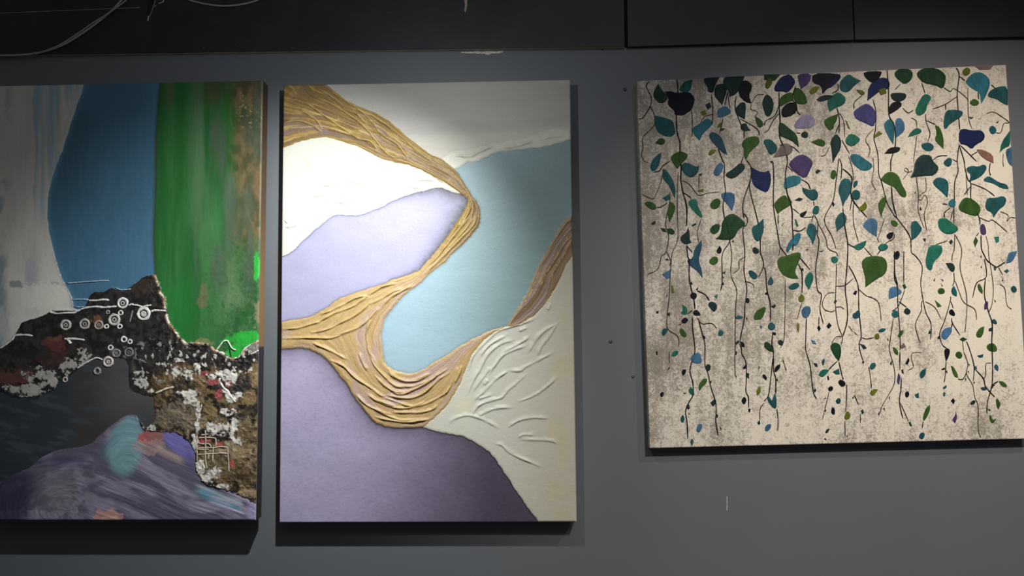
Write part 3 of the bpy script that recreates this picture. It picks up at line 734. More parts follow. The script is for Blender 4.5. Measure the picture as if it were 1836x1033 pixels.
def c_green1(X, Y):
    v = fbm(X*0.032, Y*0.004, 101, 4); n = fbm(X*0.03, Y*0.03, 102, 5); f = fbm(X*0.10, Y*0.06, 103, 5)
    c = cmix([0.018, 0.130, 0.028], [0.045, 0.190, 0.055], ss(0.35, 0.6, v))
    c = cmix(c, [0.10, 0.205, 0.095], np.exp(-((X-355)/26)**2)*ss(560, 260, Y)*0.8*ss(0.3, 0.5, v+0.1))
    c = cmix(c, [0.015, 0.135, 0.022], np.exp(-((X-325)/20)**2)*ss(420, 330, Y)*0.85)
    c = cmix(c, [0.02, 0.20, 0.035], np.exp(-((X-318)/30)**2)*ss(470, 540, Y)*0.75)
    c = cmix(c, [0.16, 0.27, 0.13], np.exp(-((X-420)/22)**2)*ss(420, 520, Y)*ss(600, 560, Y)*0.7*ss(0.3, 0.6, n))
    # ochre and brown on the right edge
    br = ss(398, 436, X + 22*(n-0.5) - ss(430, 330, Y)*0 )*ss(480, 400, Y + 40*(n-0.5))
    c = cmix(c, cmix([0.10, 0.085, 0.032], [0.24, 0.155, 0.070], ss(0.3, 0.7, f)), br*0.92)
    c = cmix(c, [0.09, 0.085, 0.03], np.exp(-((X-382)/18)**2)*ss(205, 165, Y)*0.8)
    c = cmix(c, [0.02, 0.17, 0.03], np.exp(-((X-404)/13)**2)*ss(170, 200, Y)*ss(270, 235, Y)*0.9)
    c = cmix(c, [0.13, 0.13, 0.06], np.exp(-((X-305)/7)**2)*ss(220, 160, Y)*0.7)
    c = cmix(c, [0.13, 0.20, 0.12], np.exp(-((X-412)/9)**2)*ss(290, 340, Y)*ss(430, 380, Y)*0.8)
    c = cmix(c, [0.20, 0.16, 0.08], blob(X, Y, 365, 530, 8, 26, 104, 0.7)*0.6)
    c = cmix(c, [0.03, 0.42, 0.05], np.clip(blob(X, Y, 461, 480, 7, 26, 105, 0.3) + blob(X, Y, 440, 608, 34, 16, 106, 0.5) + blob(X, Y, 420, 630, 14, 12, 107, 0.3), 0, 1)*0.95)
    c = cmix(c, [0.36, 0.30, 0.16], blob(X, Y, 462, 560, 8, 20, 108, 0.7)*0.75)
    c = cmix(c, [0.27, 0.24, 0.10], blob(X, Y, 366, 613, 16, 6, 109, 0.6)*0.8)
    # pale crackle
    k = ss(0.80, 0.96, 1-np.abs(2*fbm(X*0.09, Y*0.09, 110, 4)-1))*ss(385, 410, X + 30*(n-0.5))*ss(380, 470, Y)*0.55
    c = cmix(c, [0.20, 0.28, 0.14], k*0.55)
    c = cmix(c, [0.05, 0.09, 0.03], ss(0.62, 0.72, fbm(X*0.12, Y*0.12, 111, 3))*ss(340, 380, X)*ss(420, 500, Y)*0.5)
    sp = ss(0.66, 0.7, fbm(X*0.25, Y*0.25, 112, 3))*ss(425, 435, X)*ss(150, 190, Y)*ss(240, 215, Y)
    c = cmix(c, [0.45, 0.42, 0.25], sp*0.8)
    e = np.minimum(pdist(X, Y, BLGR, 16.0), 16.0); c = cmix(c, [0.035, 0.055, 0.035], np.exp(-(e/4)**2)*0.6)
    c = cmix(c, [0.085, 0.125, 0.075], ss(0.40, 0.62, fbm(X*0.045, Y*0.008, 114, 4))*ss(330, 350, X)*ss(560, 470, Y)*0.75)
    c = c*mix(0.80, 0.60, ss(300, 460, X))[..., None]
    c = cmix(c, [0.02, 0.33, 0.035], np.clip(blob(X, Y, 461, 480, 7, 26, 105, 0.3) + blob(X, Y, 446, 606, 28, 13, 106, 0.5) + blob(X, Y, 420, 630, 14, 12, 107, 0.3), 0, 1)*0.9)
    return c*(0.86 + 0.28*fbm(X*0.3, Y*0.03, 113, 3))[..., None]
def c_slate1(X, Y):
    n = fbm(X*0.02, Y*0.03, 121, 5)
    c = cmix([0.024, 0.034, 0.042], [0.042, 0.040, 0.040], ss(90, 150, X))
    c = cmix(c, [0.075, 0.064, 0.064], ss(150, 220, X)*ss(790, 700, Y)*0.9)
    c = cmix(c, [0.05, 0.06, 0.068], ss(0.55, 0.7, fbm(X*0.02 + Y*0.02, Y*0.07 - X*0.02, 122, 4))*0.7)
    return c*(0.8 + 0.4*n)[..., None]
def swirl_noise(X, Y):
    """brush strokes: arcs over the left hump and the turquoise hump, long strokes running down to the right"""
    k1 = ss(190, 150, X + 0.25*(Y-850)); k2 = ss(268, 240, X)*ss(852, 820, Y)*(1-k1); k3 = 1-k1-k2
    w = fbm(X*0.012, Y*0.012, 131, 3); n = 0; f = 0
    for k, r, a in ((k1, np.hypot((X-125)*0.75, Y-915), np.arctan2(Y-915, X-125)*1.6), (k2, np.hypot((X-232)*1.5, Y-872), np.arctan2(Y-872, X-232)*1.6), (k3, (Y - 0.42*X - 640)*0.9, X*0.010)):
        n = n + k*fbm(r*0.06 + 2*w, a*1.6, 132, 5); f = f + k*fbm(r*0.30 + 3*w, a*1.6, 133, 3)
    return n, f
def c_swirl1(X, Y):
    # brush arcs bending round the hump at (235, 760)
    n, f = swirl_noise(X, Y)
    c = cmix([0.105, 0.090, 0.135], [0.24, 0.215, 0.29], ss(0.38, 0.65, n))
    c = cmix(c, [0.19, 0.185, 0.20], np.exp(-((X-110)/38)**2 - ((Y-880)/45)**2)*0.8)
    c = cmix(c, [0.032, 0.026, 0.060], ss(70, 35, X + 25*(n-0.5))*ss(835, 860, Y)*0.9)
    c = cmix(c, [0.065, 0.050, 0.115], np.exp(-((X-110)/45)**2 - ((Y-826 + 6*(n-0.5))/11)**2)*0.85)
    c = cmix(c, [0.06, 0.05, 0.09], np.exp(-((X-172)/26)**2 - ((Y-868-(175-X)*0.5)/7)**2)*0.6)
    c = cmix(c, [0.18, 0.33, 0.36], ss(1.15, 0.75, np.hypot((X-226 + (Y-800)*0.1)/33, (Y-800)/52) + 0.35*(n-0.5))*0.85)
    c = cmix(c, [0.10, 0.20, 0.24], np.exp(-((X-200+(Y-790)*0.5)/12)**2 - ((Y-790)/30)**2)*0.5)
    c = cmix(c, [0.14, 0.075, 0.085], np.exp(-(pdist(X, Y, SWTOP, 24.0)/5)**2)*ss(160, 180, X)*ss(240, 215, X)*0.7)
    c = cmix(c, [0.40, 0.085, 0.075], blob(X, Y, 264, 784, 17, 12, 134, 0.5)*0.85)
    c = cmix(c, [0.27, 0.13, 0.10], blob(X, Y, 285, 782, 18, 9, 135, 0.5)*0.8)
    c = cmix(c, [0.42, 0.27, 0.24], blob(X, Y, 268, 802, 26, 13, 136, 0.6)*0.55)
    c = cmix(c, [0.46, 0.33, 0.28], np.exp(-((Y-(806 + (X-285)*0.48))/7)**2)*ss(272, 290, X)*ss(338, 318, X)*0.7)
    c = cmix(c, [0.17, 0.145, 0.40], ss(1.1, 0.8, np.hypot((X-322)/30, (Y-797 - (X-322)*0.55)/19) + 0.3*(f-0.5))*0.9)
    c = cmix(c, [0.10, 0.09, 0.24], np.exp(-((X-340)/8)**2 - ((Y-815)/18)**2)*0.7)
    c = cmix(c, [0.55, 0.28, 0.22], blob(X, Y, 195, 926, 28, 13, 137, 0.5)*0.75)
    c = cmix(c, [0.62, 0.42, 0.32], blob(X, Y, 197, 930, 14, 6, 138, 0.5)*0.7)
    t = (Y - (862 + (X-345)*0.40)); k = ss(345, 365, X)*ss(440, 430, X)
    c = cmix(c, [0.10, 0.29, 0.38], np.exp(-((t-15)/7)**2)*k*0.85)
    c = cmix(c, [0.42, 0.55, 0.60], np.exp(-((t-5)/3)**2)*k*0.6)
    c = cmix(c, [0.46, 0.40, 0.50], ss(0.52, 0.66, fbm((Y-X*0.33)*0.12, X*0.012, 139, 3))*ss(345, 380, X)*ss(882, 896, Y)*0.8)
    c = cmix(c, [0.40, 0.36, 0.58], ss(438, 452, X)*0.6)
    return c*(0.80 + 0.4*f)[..., None]
def hgt1(X, Y):
    L = lab1(X, Y); h = np.zeros(X.shape)
    m = L == 0; x, y = X[m], Y[m]
    n = fbm(x*0.09, y*0.09, 201, 4)
    h[m] = 0.0006 + 0.0035*(1-np.abs(2*n-1))**2*ss(240, 300, x) + 0.0008*n + 0.0011*crust_white(x, y) + 0.0014*np.exp(-((edge_band(x, y)-2)/3)**2)
    m = L == 3; x, y = X[m], Y[m]
    h[m] = 0.0009*ss(330, 400, x)*ss(380, 460, y)*(1-np.abs(2*fbm(x*0.08, y*0.08, 202, 4)-1)) + 0.0010*ss(415, 440, x)*fbm(x*0.12, y*0.12, 203, 3)
    m = L == 5; x, y = X[m], Y[m]
    h[m] = 0.0014*swirl_noise(x, y)[1] + 0.0005
    m = L == 1; x, y = X[m], Y[m]
    h[m] = 0.0004*fbm(x*0.1, y*0.03, 204, 3) + 0.0007*np.exp(-(np.minimum(pdist(x, y, WBLUE, 8), pdist(x, y, WBLK, 8))/2.5)**2)*ss(440, 480, y)
    return h + 0.0002*fbm(X*0.3, Y*0.3, 6, 2)
c1 = at(200, 933, D1)
p1 = empty('painting', (float(tl[0]-0.40), 0.0, float(blp[2])))
tag(p1, 'left painting of white, blue and green fields above a black crust and violet swirl', 'painting', 'paintings hung on the grey wall')
canvas_box(p1, Q1, D1, M_SIDE, thick=0.042)
relief(p1, Q1, D1, 0.00155, lab1, hgt1, [
    ('crust_field', 0, c_crust, M_CRUST, 'black and brown crusted band with scraped white flecks'), ('white_field', 1, c_white1, M_PAINT, 'grey-white brushed field'),
    ('blue_field', 2, c_blue1, M_PAINT, 'deep blue field'), ('green_field', 3, c_green1, M_PAINT, 'streaked green field with ochre right edge'),
    ('slate_field', 4, c_slate1, M_PAINT, 'dark slate field'), ('violet_swirl', 5, c_swirl1, M_PAINT, 'violet, turquoise and red brushed swirl')])
# painted right-hand side of the canvas, brown above and plum-black below
org = np.array(p1.location); v = []; f = []; cols = []
side = [(0.0, (0.055, 0.032, 0.016)), (0.30, (0.13, 0.075, 0.035)), (0.46, (0.27, 0.16, 0.065)), (0.56, (0.30, 0.175, 0.07)), (0.612, (0.30, 0.18, 0.08)), (0.616, (0.045, 0.036, 0.05)), (0.80, (0.035, 0.028, 0.032)), (1.0, (0.030, 0.025, 0.022))]
for t, c in side:
    p = tl + (blp-tl)*t
    for y in (-D1+0.0415, -D1+0.002):
        v.append(np.array([p[0]+0.0006, y, p[2]]) - org); cols.append((*c, 1))
for i in range(len(side)-1): f.append((2*i, 2*i+1, 2*i+3, 2*i+2))
me = pymesh('painted_side', v, f); ca = me.color_attributes.new('paint', 'FLOAT_COLOR', 'POINT'); ca.data.foreach_set('color', np.array(cols, np.float32).ravel())
tag(link('painted_side', me, M_PAINT, p1), 'brown and plum-black painted side of the canvas')

def stroke(parent, pts, depth, rpx, col, name='paint_line', flat=0.55, n=5, sides=5, z=0.0006, var=0.3, seed=0):
    org = np.array(parent.location); P = catmull(pts, n)
    rnd = random.Random(seed + int(P[0][0]*7))
    W3 = np.array([at(x, y, depth + z) for x, y in P])
    m = len(W3); r = rpx*0.00154*np.array([1 + rnd.uniform(-var, var) for _ in range(m)])
    r[0] *= 0.6; r[-1] *= 0.5
    v, f = tube(W3, r, sides, flat)
    o = link(name, pymesh(name, [q-org for q in v], f, True), M_STROKE, parent); o.color = (*col, 1)
    return o
ta = lambda s: tile(0, 480, 5.7375, nums(s)); tb = lambda s: tile(240, 480, 5.7375, nums(s)); tc_ = lambda s: tile(0, 620, 5.7375, nums(s)); te = lambda s: tile(240, 770, 5.7375, nums(s))
WHT = (0.62, 0.60, 0.56); GRY = (0.30, 0.28, 0.26); PBL = (0.30, 0.42, 0.50)
for pts, r, c in [(ta('0,830 60,790 130,735 155,700 240,692 338,702'), 1.5, WHT), (ta('690,160 800,152 900,145 1010,138 1120,132'), 1.0, PBL), (ta('748,330 830,326 910,330'), 1.2, PBL), (ta('910,338 990,338 1060,330 1122,335'), 1.6, WHT),
        (ta('830,430 890,412 980,402 1060,410 1130,405 1200,398'), 1.7, WHT), (ta('505,455 580,472 680,466 760,464 800,445 830,432'), 1.5, WHT), (ta('540,440 640,438 740,440 800,440'), 1.2, WHT), (ta('1325,388 1350,376 1377,384'), 1.5, WHT), (ta('660,735 720,732 800,736 870,746'), 1.7, WHT),
        (ta('690,735 715,765 725,785'), 2.2, WHT), (ta('1190,205 1240,228 1300,225 1345,220'), 0.9, PBL), (ta('765,400 820,405 860,400'), 1.0, PBL), (ta('1335,560 1350,500 1365,440'), 0.9, GRY),
        (tb('0,385 40,388 80,402 130,394 180,385'), 1.4, WHT), (tb('178,452 210,440 260,440 330,443'), 1.6, WHT), (tc_('795,235 830,205 890,172 950,140 1000,125 1055,145'), 1.3, WHT), (tb('850,850 880,810 920,760 960,752 985,790 1010,830 1050,850'), 1.3, (0.55, 0.6, 0.45)),
        (tb('1030,930 1075,925 1110,880 1150,825 1210,790'), 1.2, (0.55, 0.62, 0.55)), (tb('1180,895 1230,880 1285,850'), 1.4, (0.62, 0.55, 0.45)), (tb('985,820 992,870 1000,920'), 0.8, (0.03, 0.05, 0.02)),
        (tile(240, 620, 5.7375, nums('220,490 280,465 340,440 420,425')), 1.6, (0.62, 0.55, 0.42)), (tile(240, 620, 5.7375, nums('885,330 890,380 930,440 975,480 1010,540 1050,580')), 1.9, (0.66, 0.62, 0.58)),
        (tile(240, 620, 5.7375, nums('700,600 680,680 655,760 650,810 690,860')), 1.5, (0.60, 0.52, 0.42)), (tile(240, 620, 5.7375, nums('880,690 930,700 970,720 1025,695')), 1.3, (0.66, 0.58, 0.48))]:
    stroke(p1, pts, D1, r*1.2, c, 'paint_line', z=0.0018 if pts[0][0] < 240 else 0.0034)
for pts in ['735,10 738,120 735,200 735,300 750,410', '650,60 645,150 650,250 650,330', '840,90 845,150 840,170', '820,180 812,260 808,340', '965,180 968,260 975,340 975,440', '650,260 740,255 820,250 900,245 965,250', '660,195 740,190 810,190', '810,195 880,180 960,185',
            '640,130 700,150 770,150 800,190', '660,90 750,85 840,90', '690,60 760,50', '770,260 765,310', '640,200 700,210 770,205']:
    stroke(p1, te(pts), D1, 1.35, (0.46, 0.38, 0.30), 'lattice_line', z=0.0048)
def ring(cx, cy, rpx, col, core, squash=1.0):
    """a printed ring of pale paint with a pale core dot"""
    org = np.array(p1.location); ctr = at(cx, cy, D1 + (0.0016 if cx < 240 else 0.0030))
    N1, N2 = 18, 5; v = []; f = []; ro = rpx*0.00154; tw = 0.30*ro if not core else 0.25*ro
    rnd = random.Random(int(cx*31+cy))
    for i in range(N1):
        a = 2*math.pi*i/N1; w = tw*rnd.uniform(0.75, 1.25)
        for k in range(N2):
            b = 2*math.pi*k/N2; rr = ro - tw + w*math.cos(b)
            v.append(np.array([ctr[0] + rr*math.cos(a), ctr[1] - 0.55*w*math.sin(b), ctr[2] + squash*rr*math.sin(a)]) - org)
    for i in range(N1):
        for k in range(N2):
            f.append((i*N2+k, ((i+1) % N1)*N2+k, ((i+1) % N1)*N2+(k+1) % N2, i*N2+(k+1) % N2))
    o = link('paint_ring', pymesh('paint_ring', v, f, True), M_STROKE, p1); o.color = (*col, 1)
    if core:
        v = []; f = []; S = 12
        for rr, hh in ((0.42, 0.0), (0.36, 0.0013), (0.24, 0.0014), (0.16, 0.0006)):
            for k in range(S):
                a = 2*math.pi*k/S; v.append(np.array([ctr[0] + ro*rr*math.cos(a), ctr[1] + 0.0008 - hh, ctr[2] + ro*rr*math.sin(a)]) - np.array(org))
        for j in range(3):
            for k in range(S): f.append((j*S+k, j*S+(k+1) % S, (j+1)*S+(k+1) % S, (j+1)*S+k))
        f.append(tuple(3*S+k for k in range(S)))
        c = link('ring_core', pymesh('ring_core', v, f, True), M_STROKE, o); c.color = (*[q*0.8 for q in col], 1)
R = 5.7375
for (x, y, r, c, core) in [(1262, 365, 62, WHT, 1), (675, 590, 60, (0.42, 0.38, 0.35), 1), (870, 580, 60, (0.36, 0.33, 0.31), 1), (1015, 590, 52, (0.34, 0.27, 0.23), 1), (1175, 535, 66, (0.48, 0.45, 0.42), 1), (1240, 465, 30, WHT, 0), (1095, 605, 28, WHT, 0), (1232, 605, 30, WHT, 0), (1275, 738, 36, WHT, 0),
        (1337, 762, 28, WHT, 0), (1137, 823, 32, WHT, 0), (1197, 880, 48, (0.22, 0.20, 0.19), 1), (1325, 870, 52, (0.16, 0.15, 0.14), 1), (1112, 968, 58, (0.50, 0.46, 0.42), 1), (1377+100, 475, 76, WHT, 1), (1000, 1065, 42, (0.26, 0.23, 0.22), 0), (670, 1152, 30, (0.45, 0.38, 0.32), 0), (1110, 458, 22, (0.34, 0.32, 0.30), 0)]:
    ring(x/R, 480 + y/R, r/R, c, core)

# ---- right painting: trailing vines on a mottled cream ground
rb = (1846.5, 786.7)
Q3 = [(1142, 145), (1804, 116), rb, (1165, 804)]; D3 = 0.034
c3 = at(1505, 804, D3)
p3 = empty('painting', (float(c3[0]), 0.0, float(at(1500, 806, D3)[2])))
tag(p3, 'right square painting of blue and green trailing vines on mottled cream', 'painting', 'paintings hung on the grey wall')
cv = canvas_box(p3, Q3, D3, M_GROUND, thick=D3-0.0004)
TO = {'A': (1130, 110), 'B': (1370, 110), 'C': (1596, 110), 'D': (1130, 280), 'E': (1370, 280), 'F': (1596, 280),
      'G': (1130, 450), 'H': (1370, 450), 'I': (1596, 450), 'J': (1130, 630), 'K': (1370, 630), 'L': (1596, 630)}
K3 = 0.54
PAL = {k: tuple(np.clip(lin(c)*K3, 0.003, 0.9)) for k, c in dict(n=(24, 28, 50), b=(30, 44, 96), k=(24, 26, 34), d=(34, 62, 60), g=(42, 82, 52), G=(66, 104, 44), y=(122, 128, 38), t=(40, 100, 104),
       T=(42, 122, 104), c=(58, 132, 150), s=(82, 126, 164), p=(86, 70, 116), v=(84, 84, 144), l=(166, 152, 188), m=(150, 126, 124), r=(176, 126, 106), w=(50, 92, 112)).items()}
